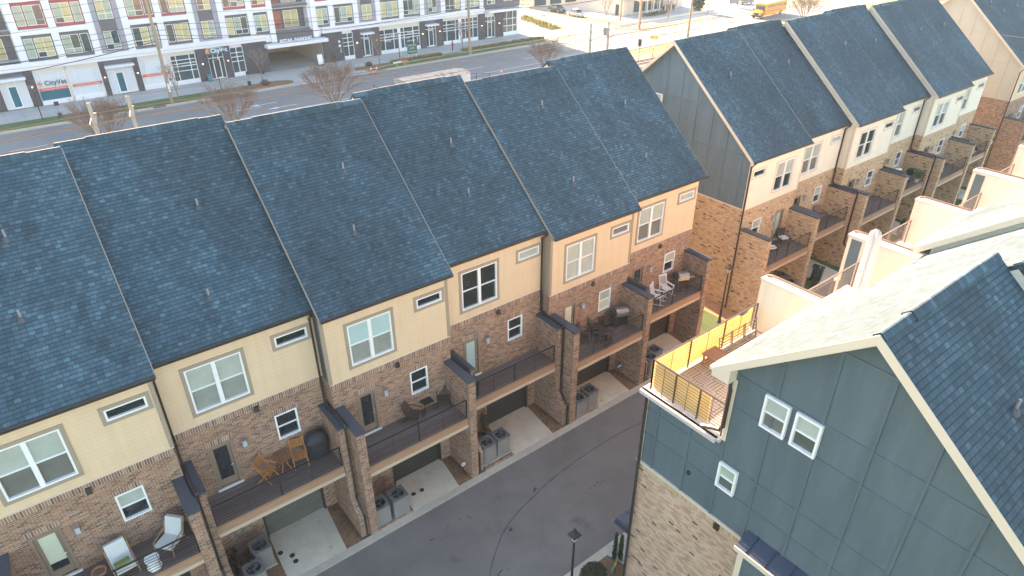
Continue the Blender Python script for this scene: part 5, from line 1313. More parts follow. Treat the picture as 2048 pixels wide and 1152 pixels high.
MB().box(-16, 29.0, -0.20, -0.161, 4.95, 5.0).box(38.4, 71.3, -0.20, -0.161, 4.95, 5.0).build('band_reveal', conc2, B, local=True)
PIL = [-14.9, -10.7, -2.35, 1.86, 6.12, 10.34, 14.65, 18.87, 23.1, 27.3, 30.35, 37.35, 40.35, 44.72, 48.88, 53.32, 57.6, 62.0, 66.4, 70.7]
for p in PIL:
    zb = 4.2 if p in (30.35, 37.35) else 5.551
    MB().box(p-0.43, p+0.43, -0.05, 0.299, zb, 19.4).build('pilaster', whitep, B, local=True)
rr = random.Random(21)
def wpanel(a, b, z0, z1, mat, name='window_surround', y=0.20):
    return MB().box(a, b, y, 0.299, z0, z1).build(name, mat, B, local=True)
def winunit(a, b, z0, z1, cols, low, y=0.12, pane=None):
    """white grid window; part with one pane mesh per glass tone"""
    f = 0.06; m = MB(); m.box(a, b, y, 0.28, z0, z0+f).box(a, b, y, 0.28, z1-f, z1).box(a, a+f, y, 0.28, z0+f, z1-f).box(b-f, b, y, 0.28, z0+f, z1-f)
    n = cols; cw = (b-a)/n; zl = z0+(z1-z0)*low
    for k in range(1, n): m.box(a+cw*k-0.03, a+cw*k+0.03, y+0.003, 0.28, z0+f, z1-f)
    if low: m.box(a+f, b-f, y+0.005, 0.28, zl-0.03, zl+0.03)
    fr = m.build('window', white, B, local=True)
    for k in range(n):
        a0, b0 = a+cw*k+0.03, a+cw*(k+1)-0.03
        ps = [(z0+f, zl-0.03), (zl+0.03, z1-f)] if low else [(z0+f, z1-f)]
        c = pane or rr.choice([reflA, reflA, reflB, reflB, paneC, storeglass])
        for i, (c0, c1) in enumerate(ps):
            yp = y+0.04; MB().quad((a0, yp, c0), (b0, yp, c0), (b0, yp, c1), (a0, yp, c1)).build('pane', c if i or not low else rr.choice([c, reflA, storeglass]), fr, local=True)
GREY = (6.12, 18.87, 44.72, 57.6)
for p, q_ in zip(PIL, PIL[1:]):
    a, b = p+0.43, q_-0.43
    if p in (30.35,) or b > 71: continue
    if p == -10.7: continue
    if b-a < 0.5: continue
    if p in GREY:
        wpanel(a, b, 5.56, 16.9, vpanel, 'bay_panel', 0.16)
        c = (a+b)/2; 
        wpanel(c-1.02, c+1.02, 5.75, 12.4, gpanel, 'window_surround', 0.135)
        for z in (5.9, 9.75): winunit(c-0.9, c+0.9, z, z+2.35, 2, 0.30, 0.09)
    else:
        for z, mt in ((5.56, gpanel), (9.42, mpanel), (13.3, mpanel)):
            wpanel(a, b, z, z+3.14, mt)
            w_ = b-a
            flip = PIL.index(p) % 2
            if w_ < 2.6: winunit(a+0.15, b-0.15, z+0.38, z+2.75, 2, 0.28)
            elif flip: winunit(a+0.15, a+w_*0.62, z+0.38, z+2.75, 2, 0.28); winunit(a+w_*0.67, b-0.15, z+0.38, z+2.75, 1, 0)
            else: winunit(a+0.15, a+w_*0.33, z+0.38, z+2.75, 1, 0); winunit(a+w_*0.38, b-0.15, z+0.38, z+2.75, 2, 0.28)
            MB().box(a, b, -0.02, 0.298, z+3.16, z+3.84).build('spandrel', whitep, B, local=True)
# right end: darker recessed storeys and a pale canopy
wpanel(71.3, 80.0, 5.2, 16.5, gpanel, 'end_panel', -0.02)
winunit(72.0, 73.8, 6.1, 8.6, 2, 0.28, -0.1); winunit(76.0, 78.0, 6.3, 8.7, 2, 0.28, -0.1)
MB().box(71.4, 81.2, -1.5, 0.25, 4.72, 5.1).build('entrance_canopy', whitep, B, local=True)
text('lettering', 'WAKAI', 0.62, goldp, B, (80.3, -1.2, 5.42), extrude=0.05, sx=1.0)
# ground floor
def dark(a, b): MB().box(a, b, -0.10, 0.297, 0.0, 4.61).build('brick_pier', darkbrick, B, local=True)
for a, b in ((-7.2, -6.0), (-3.1, -2.05), (5.62, 6.3), (9.72, 10.52), (18.28, 19.9), (22.2, 23.25), (25.25, 28.95), (38.25, 41.75), (43.75, 45.1), (47.2, 48.7), (56.8, 58.0), (60.3, 61.75), (69.75, 71.4), (73.9, 75.8)): dark(a, b)
def store(a, b, z0, z1, xs, zs, gm, y=0.05, base=True):
    m = MB(); t = 0.045
    for x in [a+t]+[a+(b-a)*x for x in xs]+[b-t]: m.box(x-t, x+t, y, 0.27, z0, z1)
    for z in [z0+t]+[z0+(z1-z0)*z for z in zs]+[z1-t]: m.box(a+0.09, b-0.09, y+0.004, 0.268, z-t, z+t)
    fr = m.build('storefront', white, B, local=True)
    MB().quad((a, 0.2, z0), (b, 0.2, z0), (b, 0.2, z1), (a, 0.2, z1)).build('glazing', gm, fr, local=True)
    if base: MB().box(a-0.02, b+0.02, y-0.05, 0.296, 0.0, z0-0.001).build('shopfront_base', whitep, B, local=True)
    return fr
def header(a, b, z0=4.15): MB().box(a, b, -0.02, 0.29, z0, 4.615).build('shopfront_header', stucco, B, local=True)
def entry(a, b, gm=filmw, canopy=True, door_s=0.45, dm=tealp):
    store(a, b, 0.08, 3.95, [door_s-0.14, door_s+0.16], [0.78], gm, base=False)
    c = a+(b-a)*door_s; f = MB(); f.box(c-0.52, c-0.40, -0.0, 0.1, 0.1, 2.95).box(c+0.40, c+0.52, -0.0, 0.1, 0.1, 2.95).box(c-0.40, c+0.40, -0.0, 0.1, 2.83, 2.95).box(c-0.40, c+0.40, -0.0, 0.1, 0.1, 0.32)
    d = f.build('shop_door', white, B, local=True); MB().box(c-0.40, c+0.40, 0.02, 0.06, 0.32, 2.83).build('pane', dm, d, local=True)
    if canopy:
        MB().box(a-0.1, b+0.1, -1.0, -0.12, 3.72, 3.98).build('door_canopy', whitep, B, local=True)
        MB().box(a-0.02, b+0.02, -0.1, 0.28, 4.0, 4.61).build('louvre', gpanel, B, local=True)
    return c
entry(-6.0, -3.1); entry(6.3, 9.72); entry(19.9, 22.2, storeglass, False, 0.5, acdark); entry(45.1, 47.2, storeglass, True, 0.5, storeglass); entry(58.0, 60.3, storeglass, True, 0.5, storeglass); entry(71.4, 73.9, storeglass, False, 0.45, storeglass)
for a, b in ((-2.05, 1.5), (1.8, 5.62)):
    store(a, b, 0.55, 4.15, [0.22, 0.78], [], filmw); header(a, b)
MB().box(1.5, 1.8, 0.0, 0.29, 0, 4.15).build('storefront_post', stucco, B, local=True)
MB().box(-1.95, 1.42, 0.03, 0.045, 0.62, 1.78).build('window_film', tealp, B, local=True)
MB().box(-1.95, 1.42, 0.025, 0.04, 1.80, 2.14).build('banner', bannerp, B, local=True)
text('lettering', 'Preventive Care - Dental Care', 0.22, white, B, (-0.27, 0.015, 1.97), extrude=0.004)
text('lettering', 'CityVet', 0.82, inkp, B, (0.15, 0.02, 2.72), extrude=0.01, bold=0.01)
m = MB()
for a in range(4):
    m.T = Matrix.Translation((-1.62, 0.03, 2.72)) @ Matrix.Rotation(math.pi/2*a, 4, 'Y'); m.box(-0.09, 0.09, -0.01, 0.0, 0.06, 0.30)
m.build('logo', logop, B, local=True)
MB().box(1.95, 5.5, 0.025, 0.04, 1.80, 2.14).build('banner', bannerp, B, local=True)
text('lettering', 'Bathing & Grooming - Boarding', 0.22, white, B, (3.72, 0.015, 1.97), extrude=0.004)
store(10.52, 14.3, 0.55, 4.15, [0.22, 0.8], [], filmw); header(10.52, 14.3)
MB().box(10.65, 14.2, 0.025, 0.04, 1.75, 2.1).build('banner', bannerp, B, local=True)
text('lettering', 'Preventive Care - Boarding', 0.22, white, B, (12.4, 0.015, 1.92), extrude=0.004)
MB().box(14.3, 14.75, 0.0, 0.29, 0, 4.15).build('storefront_post', stucco, B, local=True)
store(14.75, 18.28, 0.5, 4.15, [0.22, 0.75], [0.38, 0.56, 0.66, 0.8], storeglass); header(14.3, 18.28)
store(23.25, 25.25, 0.5, 4.25, [0.5], [0.45, 0.62, 0.78], storeglass)
store(41.75, 43.75, 0.5, 4.25, [0.5], [0.45, 0.6, 0.78], storeglass)
store(48.7, 52.4, 0.5, 4.0, [0.28, 0.76], [0.5, 0.62, 0.76], storeglass); header(48.7, 56.8, 4.02)
store(52.8, 56.8, 0.5, 4.0, [0.2, 0.66], [0.5, 0.62, 0.76], storeglass); MB().box(52.4, 52.8, 0.0, 0.29, 0, 4.0).build('storefront_post', whitep, B, local=True)
store(61.75, 65.4, 0.5, 4.2, [0.25, 0.78], [0.5, 0.62, 0.78], storeglass); store(65.9, 69.75, 0.5, 4.2, [0.25, 0.7], [0.5, 0.62, 0.78], storeglass); MB().box(65.4, 65.9, 0.0, 0.29, 0, 4.2).build('storefront_post', whitep, B, local=True); header(61.75, 69.75, 4.22)
store(75.8, 79.3, 0.6, 4.6, [0.28, 0.7], [0.3, 0.62], storeglass)
MB().box(79.3, 80.2, -0.12, 0.35, 0, 4.7).build('corner_pier', whitep, B, local=True)
text('lettering', '1,306 - 6,184 SF', 0.42, white, B, (50.6, 0.02, 2.85), extrude=0.006, sx=0.85)
text('lettering', 'RETAIL', 0.40, white, B, (50.3, 0.02, 2.05), extrude=0.006)
text('lettering', 'SOUTH', 0.42, white, B, (54.9, 0.02, 2.92), extrude=0.006)
text('lettering', '704', 0.42, white, B, (54.3, 0.02, 2.15), extrude=0.006)
text('lettering', '634 5608', 0.42, white, B, (54.9, 0.02, 1.6), extrude=0.006)
text('lettering', 'APPLY', 0.36, white, B, (56.2, 0.02, 1.7), (90, 90, 0), 0.006)
text('street_number', '2225', 0.36, white, B, (41.2, -0.12, 1.6), (90, 90, 0), 0.006)
MB().box(40.9, 41.25, -0.125, -0.103, 2.9, 3.25).box(40.9, 41.3, -0.125, -0.103, 2.2, 2.6).build('notice', white, B, local=True)
# sign over the clinic door
MB().box(19.5, 22.7, -0.9, -0.12, 3.75, 3.95).build('sign_canopy', tealp, B, local=True)
MB().box(20.0, 22.6, -0.80, -0.76, 3.951, 4.55).build('sign_backing', tealp, B, local=True)
text('lettering', 'CityVet', 0.78, white, B, (21.45, -0.86, 4.24), extrude=0.05, bold=0.02)
m = MB()
for a in range(4):
    m.T = Matrix.Translation((19.78, -0.85, 4.24)) @ Matrix.Rotation(math.pi/2*a+math.pi/4, 4, 'Y'); m.box(-0.12, 0.12, -0.04, 0.04, 0.05, 0.34)
m.build('logo', logop, B, local=True)
MB().box(28.55, 38.6, -1.5, 0.28, 3.58, 4.08).build('garage_canopy', whitep, B, local=True)
MB().box(30.79, 36.91, 0.20, 0.297, 4.09, 5.40).build('recess_panel', gpanel, B, local=True)
text('lettering', 'RETAIL PARKING', 0.72, whitep, B, (33.3, -1.35, 4.44), extrude=0.05, bold=0.015, sx=0.98)
for x in (-2.6, 5.95, 10.1, 19.0, 22.7, 44.3, 48.1, 57.3, 61.0, 70.5, 74.8):
    l_ = MB().box(x-0.07, x+0.07, -0.22, -0.101, 2.55, 2.8).build('sconce', bronze, B, local=True)
    MB().box(x-0.055, x+0.055, -0.21, -0.12, 2.49, 2.548).build('sconce_bulb', warm, l_, local=True)
def board(name, label, cat, s, t, parts, rz=TH, grp=None):
    o = thing(name, label, cat, (*sf(s, t), 0.0), rz, grp)
    for n_, mb_, mt in parts: mb_.build(n_, mt, o, local=True)
    return o
o = board('leasing_sign', 'dark green leasing board on two white posts in the planting bed', 'sign', 50.9, 79.9, [('post', MB().box(-0.85, -0.75, 0, 0.1, 0, 2.4), white), ('post', MB().box(0.75, 0.85, 0, 0.1, 0, 2.4), white)])
pb = MB().box(-0.95, 0.95, -0.04, -0.002, 0.9, 2.5).build('sign_panel', greenp, o, local=True)
for z, s_, t_ in ((2.25, 0.22, 'NOW LEASING'), (1.8, 0.26, 'RETAIL'), (1.25, 0.2, 'SPACE FOR LEASE')): text('lettering', t_, s_, white, pb, (0, -0.05, z), extrude=0.004)
board('sandwich_board', 'dark sandwich board standing beside the clinic door', 'sign', 19.4, 85.9, [('panel', MB().extr([(-0.3, -0.3, 0), (0.3, -0.3, 0), (0.3, -0.02, 1.1), (-0.3, -0.02, 1.1)], (0, 0.04, 0)), tealp), ('panel', MB().extr([(-0.3, 0.3, 0), (0.3, 0.3, 0), (0.3, 0.04, 1.1), (-0.3, 0.04, 1.1)], (0, 0.04, 0)), tealp)])
board('sandwich_board', 'white sandwich board at the parking garage entrance', 'sign', 36.9, 85.6, [('panel', MB().extr([(-0.45, -0.3, 0.2), (0.45, -0.3, 0.2), (0.45, -0.02, 1.7), (-0.45, -0.02, 1.7)], (0, 0.04, 0)), white), ('base', MB().box(-0.5, 0.5, -0.4, 0.4, 0, 0.2), blackm)])
for s, lab in ((27.3, 'black planter urn left of the parking garage entrance'), (39.6, 'black planter urn with a green plant right of the parking garage entrance')):
    o = thing('planter_urn', lab, 'planter', (*sf(s, 86.0), 0)); MB().lathe([(0, 0), (0.28, 0), (0.42, 0.75), (0.36, 0.75), (0, 0.7)], (0, 0, 0), 14).build('pot', blackm, o, local=True)
    leaves(MB(), (0, 0, 1.0), (0.3, 0.3, 0.4), 200, 0.09, int(s)).build('foliage', leafm, o, local=True)
def ramp_post(h): return MB().lathe([(0.09, 0), (0.06, 0.3), (0.045, h), (0, h)], (0, 0, 0), 10)
slabs = [((-2.99, 79.1), 'slim black street lamp left of the dark brick pier and logo window'), ((19.1, 80.4), 'slim black street lamp before the clinic door'), ((48.86, 81.83), 'slim black street lamp left of the green leasing board'), ((80.06, 81.63), 'slim black street lamp with bicycles locked at its foot')]
o0 = None
for (x, y), lab in slabs:
    if o0 is None:
        o0 = thing('street_lamp', lab, 'street lamp', (x, y, 0), 0, 'slim black street lamps'); ramp_post(4.2).build('post', blackm, o0, local=True)
        MB().box(-0.35, 0.35, -0.12, 0.12, 4.2, 4.3).build('lamp_head', blackm, o0, local=True); MB().box(-0.3, 0.3, -0.1, 0.1, 4.16, 4.195).build('lamp_lens', lampglass, o0, local=True)
    else: dup(o0, (x, y, 0), 0, lab)
def signpost(s, t, label):
    o = thing('parking_sign', label, 'sign', (*sf(s, t), 0), TH, 'small parking signs'); MB().bar((0, 0, 0), (0, 0, 2.3), 0.05).build('post', galv, o, local=True)
    MB().box(-0.25, 0.25, -0.03, -0.026, 1.8, 2.3).build('sign_panel', blackm, o, local=True); MB().box(-0.22, 0.22, -0.04, 0.2, 0.3, 0.9).build('meter_case', bin_m, o, local=True); return o
sp_ = signpost(-1.4, 77.6, 'small black sign and green case on a post beside the left street lamp')
dup(sp_, (*sf(22.6, 78.6), 0), TH, 'small black sign and green case on a post right of the clinic street lamp')
# utility poles and wires
def upole(x, y, h, label, r=0.23, lean=(0, 0)):
    o = thing('utility_pole', label, 'utility pole', (x, y, 0), 0, 'wooden utility poles'); MB().tube([(0, 0, 0), (lean[0], lean[1], h)], [r, r*0.7], 12).build('pole', woodpole, o, local=True)
    MB().box(-0.12, 0.12, -r-0.04, -r, 1.5, 2.6).build('pole_notice', white, o, local=True) if 'left' in label else None
    return o
poles = [upole(11.75, 77.43, 15, 'tall brown wooden utility pole left of the clinic, before the grass strip'), upole(60.58, 78.2, 15, 'tall wooden utility pole in the grass strip before the right shops'), upole(101.9, 77.2, 12, 'one of two wooden poles side by side at the restaurant corner, nearer'), upole(103.0, 78.4, 12, 'one of two wooden poles side by side at the restaurant corner, farther'), upole(101.2, 64.2, 12, 'wooden utility pole rising behind the grey gable roof'), upole(106.3, 86.9, 10, 'brown pole in the sunlit verge beside the restaurant')]
MB().tube([(0, -0.1, 0), (0, -0.1, 12)], 0.03, 6).build('conduit', bronze, poles[0], local=True)
MB().lathe([(0.16, 7.0), (0.2, 7.1), (0.2, 7.7), (0.1, 7.9), (0, 7.9)], (0.25, -0.2, 0), 10).build('transformer', galv, poles[0], local=True)
def wire(pts, r, mat, label, group, sag=0.6, n=16, name='overhead_wire'):
    m = MB()
    for a, b in zip(pts, pts[1:]):
        a, b = Vector(a), Vector(b); P = [a.lerp(b, k/n)-Vector((0, 0, sag*4*(k/n)*(1-k/n))) for k in range(n+1)]; m.tube(P, r, 4)
    return tag(m.build(name, mat), label, 'cable', group)
pA, pB, pZ, pC = (11.75, 77.35), (60.58, 78.15), (-36, 76.0), (101.9, 77.2)
for k, (z, sg, ra) in enumerate(((14.2, 0.5, .02), (13.4, 0.7, .02), (12.3, 0.5, .02), (11.3, 0.6, .02), (10.0, 0.7, .025), (9.2, 0.5, .025), (8.6, 0.9, .03), (8.1, 0.6, .03))):
    wire([(*pZ, z), (*pA, z), (*pB, z-0.6), (*pC, z-0.9)], ra, wireb, ('topmost', 'second highest', 'third highest', 'fourth highest', 'fifth highest', 'third lowest', 'second lowest', 'lowest')[k]+' of the eight black wires strung between the wooden poles along the apartment front', 'black overhead wires along the shops', sg*1.6)
wire([(-40, 75.0, 7.0), (11.75, 77.3, 7.9)], 0.045, wireb, 'thick black cable sagging down to the left from the wooden pole', None, 1.7)
# catenary masts and wires
def mast(x, y, label, h=7.9):
    o = thing('catenary_mast', label, 'rail mast', (x, y, 0), TH, 'pale steel rail masts')
    MB().lathe([(0.27, 0), (0.23, 0.4), (0.16, h), (0.0, h+0.08)], (0, 0, 0), 12).build('mast', polem, o, local=True)
    for sg in (-1, 1):
        m = MB(); m.tube([(0, 0, 5.4), (sg*0.6, sg*1.9, 6.5)], 0.045, 6); m.tube([(0, 0, 6.9), (sg*0.6, sg*1.9, 6.5)], 0.035, 6); m.tube([(sg*0.3, sg*1.0, 5.95), (sg*0.3, sg*2.3, 5.5)], 0.03, 6); m.tube([(sg*0.6, sg*1.9, 6.5), (sg*0.3, sg*2.3, 5.5)], 0.025, 6)
        m.build('bracket', polem, o, local=True)
    return o
m1 = mast(-0.45, 49.6, 'pale steel rail mast behind the second roof ridge, left of the pair')
mB = dup(m1, (2.85, 50.1, 0), TH, 'pale steel rail mast behind the second roof ridge, right of the pair')
mC = dup(m1, (64.3, 52.5, 0), TH, 'pale steel rail mast behind the middle roofs, left of the right pair')
mD = dup(m1, (67.9, 52.5, 0), TH, 'pale steel rail mast carrying a transformer box, right of the right pair')
MB().box(-0.75, -0.2, -0.3, 0.3, 6.0, 7.1).build('transformer', galv, mD, local=True)
for t, z, lab in ((51.5, 6.5, 'upper copper rail wire of the farther track'), (51.8, 5.5, 'lower copper rail wire of the farther track'), (47.6, 6.5, 'upper copper rail wire of the nearer track'), (47.3, 5.5, 'lower copper rail wire of the nearer track')):
    wire([(*sf(-60, t), z), (*sf(1, t), z), (*sf(66, t), z), (*sf(150, t), z)], 0.035, wirem, lab, 'copper rail wires', 0.35 if z > 6 else 0.05)
wire([(-0.45, 49.6, 7.95), (2.85, 50.1, 7.95), (64.3, 52.5, 7.95), (150, 55, 7.9)], 0.02, wirem, 'thin earth wire joining the tops of the pale rail masts', 'copper rail wires', 0.4)
# shed and fence
o = thing('steel_shed', 'long white corrugated shed with a rusty tin roof beside the street', 'shed', (40.8, 58.2, 0), TH)
MB().box(-4.9, 4.9, -1.85, 1.85, 0, 2.85).build('wall', shedm, o, local=True)
m = MB(); m.extr([(-5.05, -2.0, 2.86), (-5.05, 0, 3.15), (-5.05, 2.0, 2.86)], (10.1, 0, 0))
m.build('roof', rustm, o, local=True)
l_ = MB().box(-4.2, -4.0, -2.0, -1.86, 2.3, 2.5).build('lamp', bronze, o, local=True); MB().box(-4.18, -4.02, -2.06, -2.0, 2.28, 2.4).build('bulb', warm, l_, local=True)
def fence(pts, h, label, step=2.5):
    o = thing('chain_fence', label, 'fence', (*pts[0], 0), 0, 'black metal fences'); f = MB(); bx = Vector((*pts[0], 0))
    for a, b in zip(pts, pts[1:]):
        a, b = Vector((*a, 0))-bx, Vector((*b, 0))-bx; L = (b-a).length; n = max(1, int(L/step))
        for k in range(n+1): p = a.lerp(b, k/n); MB().bar((p.x, p.y, 0), (p.x, p.y, h), 0.07).build('fence_post', blackm, o, local=True)
        f.bar((a.x, a.y, h-0.06), (b.x, b.y, h-0.06), 0.04); f.bar((a.x, a.y, 0.12), (b.x, b.y, 0.12), 0.04)
        for k in range(int(L/0.16)): p = a.lerp(b, k*0.16/L); f.bar((p.x, p.y, 0.1), (p.x, p.y, h-0.05), 0.012)
    f.build('fence_mesh', blackm, o, local=True); return o
fence([(34.3, 63.0), (34.5, 60.2), (36.3, 59.5)], 1.7, 'black fence at the left end of the rusty-roofed shed')
fence([(46.2, 62.0), (49.3, 60.2), (50.8, 59.0)], 1.7, 'black fence at the right end of the rusty-roofed shed')
fence([(76, 56.5), (84, 57.5), (96, 58.9), (110, 60.2)], 1.5, 'dark fence between the rail ballast and the sunlit verge behind the grey gable', 3.2)
# bare crape myrtles
def bare_tree(name, label, h, spread, seed, stems=8, trunk=0.0, depth=4, loc=(0, 0, 0), grp='bare vase shaped street trees'):
    rr = random.Random(seed); o = thing(name, label, 'tree', loc, 0, grp); mt, mc = MB(), MB()
    def grow(p, d, L, r_, lev):
        q_ = p+d*L; bend = Vector((rr.gauss(0, .06), rr.gauss(0, .06), 0.02))*L; mid = p.lerp(q_, 0.5)+bend
        (mt if lev <= 1 else mc).tube([p, mid, q_], [r_, r_*0.85, r_*0.7], 5 if lev <= 1 else 3, False)
        if lev >= depth: return
        for k in range(3):
            nd = (d+Vector((rr.gauss(0, .30), rr.gauss(0, .30), rr.gauss(0.08, .18)))).normalized(); grow(q_, nd, L*rr.uniform(0.6, 0.85), r_*0.66, lev+1)
    base = Vector((0, 0, trunk))
    if trunk: mt.tube([(0, 0, 0), (0, 0, trunk)], [0.07, 0.05], 7)
    for k in range(stems):
        a = 2*math.pi*k/stems+rr.uniform(-.3, .3); d = Vector((math.cos(a)*spread*rr.uniform(.5, 1), math.sin(a)*spread*rr.uniform(.5, 1), 1)).normalized(); grow(base, d, h*0.34, 0.062, 0)
    mt.build('trunk', bark, o, local=True); mc.build('crown', bark, o, local=True); return o
t1 = bare_tree('crape_myrtle', 'bare vase shaped tree behind the second roof, right of the rail masts', 4.9, 0.72, 3, 13, 0.0, 5, loc=(14.6, 60.3, 0))
for (x, y, sc_f, rz, lab) in ((1.3, 61.5, 1.05, 1.0, 'bare vase shaped tree beside the left pair of rail masts'), (27.6, 61.2, 1.12, 2.2, 'large bare vase shaped tree behind the third and fourth roofs'), (62.6, 60.6, 0.85, 0.5, 'bare vase shaped tree just behind the fifth roof ridge'), (137.5, 62.4, 0.95, 1.4, 'bare tree in front of the yellow school bus')):
    c = dup(t1, (x, y, 0), rz, lab); c.scale = (sc_f,)*3
t2 = bare_tree('young_tree', 'slim bare young tree before the dark brick wall right of the clinic door', 4.0, 0.35, 8, 4, 1.2, 3, (25.2, 80.6, 0), 'slim bare young trees')
for (s, t, lab) in ((44.8, 80.4, 'slim bare young tree in the mulch bed left of the leasing board'), (61.8, 80.7, 'slim bare young tree at the start of the long ornamental grass bed'), (12.6, 78.2, 'slim bare sapling just right of the tall brown utility pole')):
    dup(t2, (*sf(s, t), 0), s, lab)
for (x, y, lab) in ((112.0, 78.4, 'slim bare young tree in the sunlit verge before the restaurant'), (125.0, 78.3, 'slim bare young tree near the end of the sunlit verge'), (103.5, 88.5, 'slim bare young tree at the corner of the restaurant')): dup(t2, (x, y, 0), x, lab)
for (s, t, r_, lab) in ((24.9, 78.6, 0.9, 'brown dormant shrub on the rounded planting island'), (42.6, 80.0, 0.8, 'brown dormant shrub in the mulch bed by the orange barrels')):
    o = thing('dormant_shrub', lab, 'shrub', (*sf(s, t), 0)); m = MB(); rr2 = random.Random(int(s))
    for k in range(260):
        a, e_ = rr2.uniform(0, 6.28), rr2.uniform(0.1, 1.4); d = Vector((math.cos(a)*math.cos(e_), math.sin(a)*math.cos(e_), math.sin(e_)))*r_*rr2.uniform(0.6, 1); m.tube([(0, 0, 0), tuple(d)], [0.02, 0.006], 3, False)
    m.build('twigs', bark, o, local=True); leaves(MB(), (0, 0, r_*0.45), (r_*0.8, r_*0.8, r_*0.5), 500, 0.06, int(s)).build('foliage', leafr, o, local=True)
# cones, barricade, bikes
for (s, t, lab) in ((40.15, 74.75, 'tall orange and white traffic cone at the kerb, left of the pair'), (41.05, 74.6, 'tall orange and white traffic cone at the kerb, right of the pair'), (54.6, 60.6, 'orange cone on the verge right of the shed')):
    o = thing('traffic_cone', lab, 'traffic cone', (*sf(s, t), 0), 0, 'orange traffic cones'); MB().lathe([(0.22, 0.05), (0.13, 0.5), (0.12, 0.75)], (0, 0, 0), 12).build('cone', orangep, o, local=True); MB().lathe([(0.09, 0.95), (0.06, 1.2), (0, 1.22)], (0, 0, 0), 12).build('cone_tip', orangep, o, local=True)
    MB().lathe([(0.12, 0.75), (0.09, 0.95)], (0, 0, 0), 12).build('reflective_band', white, o, local=True); MB().box(-0.25, 0.25, -0.25, 0.25, 0, 0.05).build('base', blackm, o, local=True)
o = thing('barricade', 'low white and orange barricade lying on the grass strip', 'barricade', (*sf(46.7, 76.9), 0), TH+0.1)
MB().box(-1.4, 0.2, -0.06, 0.0, 0.55, 0.75).build('board', white, o, local=True); MB().box(0.201, 1.4, -0.06, 0.0, 0.55, 0.75).build('board', orangep, o, local=True)
for sx in (-0.8, 0.8): MB().bar((sx, -0.3, 0), (sx, 0, 0.6), 0.06).bar((sx, 0.3, 0), (sx, 0, 0.6), 0.06).build('leg', yellowp, o, local=True)
for i, (dx, lab) in enumerate(((-0.5, 'bicycle locked left of the corner street lamp'), (0.55, 'bicycle locked right of the corner street lamp'))): dup(bk, (80.06+dx, 81.5, 0), R(80), lab, 'bicycles at the corner lamp')
# person walking behind the right utility pole
def person(loc, rz, label):
    o = thing('person', label, 'person', loc, rz)
    V = [(0, 0, .95), (0, 0, 1.2), (0, 0, 1.42), (0, 0.01, 1.52), (0, 0.02, 1.66), (0, 0.0, 1.76), (-.10, 0, .92), (-.11, -.12, .50), (-.11, .04, .08), (-.11, -.10, .04), (.10, 0, .92), (.11, .10, .50), (.11, .26, .10), (.11, .16, .04), (-.19, 0, 1.40), (-.24, .05, 1.14), (-.22, -.10, .92), (-.22, -.16, .84), (.19, 0, 1.40), (.24, -.02, 1.14), (.22, -.16, .94), (.22, -.22, .86)]
    E_ = [(0, 1), (1, 2), (2, 3), (3, 4), (4, 5), (0, 6), (6, 7), (7, 8), (8, 9), (0, 10), (10, 11), (11, 12), (12, 13), (2, 14), (14, 15), (15, 16), (16, 17), (2, 18), (18, 19), (19, 20), (20, 21)]
    Rr = [.14, .15, .15, .06, .095, .08, .10, .065, .045, .05, .10, .065, .045, .05, .07, .05, .035, .03, .07, .05, .035, .03]
    me = bpy.data.meshes.new('body'); me.from_pydata(V, E_, []); b = bpy.data.objects.new('body', me); COL.objects.link(b); b.parent = o
    md = b.modifiers.new('skin', 'SKIN'); 
    for i, r_ in enumerate(Rr): me.skin_vertices[0].data[i].radius = (r_, r_*0.8)
    me.skin_vertices[0].data[0].use_root = True
    b.modifiers.new('sub', 'SUBSURF').levels = 1
    me.materials.append(plain('person_dark_clothes', (0.05, 0.05, 0.07), 0.8))
    MB().lathe([(0.17, 0.92), (0.21, 1.1), (0.21, 1.38), (0.12, 1.47)], (0, 0, 0), 12).build('jacket', redp, o, local=True)
    MB().lathe([(0.10, 1.66), (0.09, 1.76), (0.0, 1.80)], (0, 0.02, 0), 10).build('hair', bronze, o, local=True)
    return o
person((*sf(59.9, 81.0), 0.02), 0.4, 'person in a red jacket walking on the sidewalk behind the right utility pole')
# traffic signal and yellow sign
o = thing('traffic_signal', 'black traffic signal head behind the end of the roof', 'traffic light', (80.0, 57.0, 0)); MB().tube([(0, 0, 0), (0, 0, 2.4)], 0.07, 8).build('post', galv, o, local=True)
hd = MB().box(-0.2, 0.2, -0.2, 0.2, 2.3, 3.4).build('signal_head', blackm, o, local=True)
for z in (2.5, 2.85, 3.2): MB().tube([(-0.2, 0, z), (-0.36, 0, z)], 0.13, 10).build('visor', blackm, hd, local=True)
o = thing('warning_sign', 'pair of yellow warning plates on a leaning post in the sunlit verge', 'sign', (86.5, 60.6, 0), R(-50)); MB().bar((0, 0, 0), (0.75, 0, 2.5), 0.06).build('post', galv, o, local=True)
for sx in (0.35, 1.05): MB().box(sx-0.32, sx+0.32, -0.06, -0.04, 2.2, 2.8).build('sign_plate', yellowp, o, local=True)
o = thing('stop_sign', 'octagonal sign seen from behind at the side street corner', 'sign', (91.9, 88.0, 0)); MB().bar((0, 0, 0), (0, 0, 2.6), 0.05).build('post', galv, o, local=True)
MB().extr([(0.38*math.cos(R(22.5+45*k)), 0.03, 2.5+0.38*math.sin(R(22.5+45*k))) for k in range(8)], (0, 0.02, 0)).build('sign_plate', plain('sign_back_aluminium', (0.55, 0.55, 0.53), 0.4), o, local=True)
dup(o, (90.6, 92.5, 0), 0.2, 'pole and sign plate behind the octagonal sign in the ornamental grass')
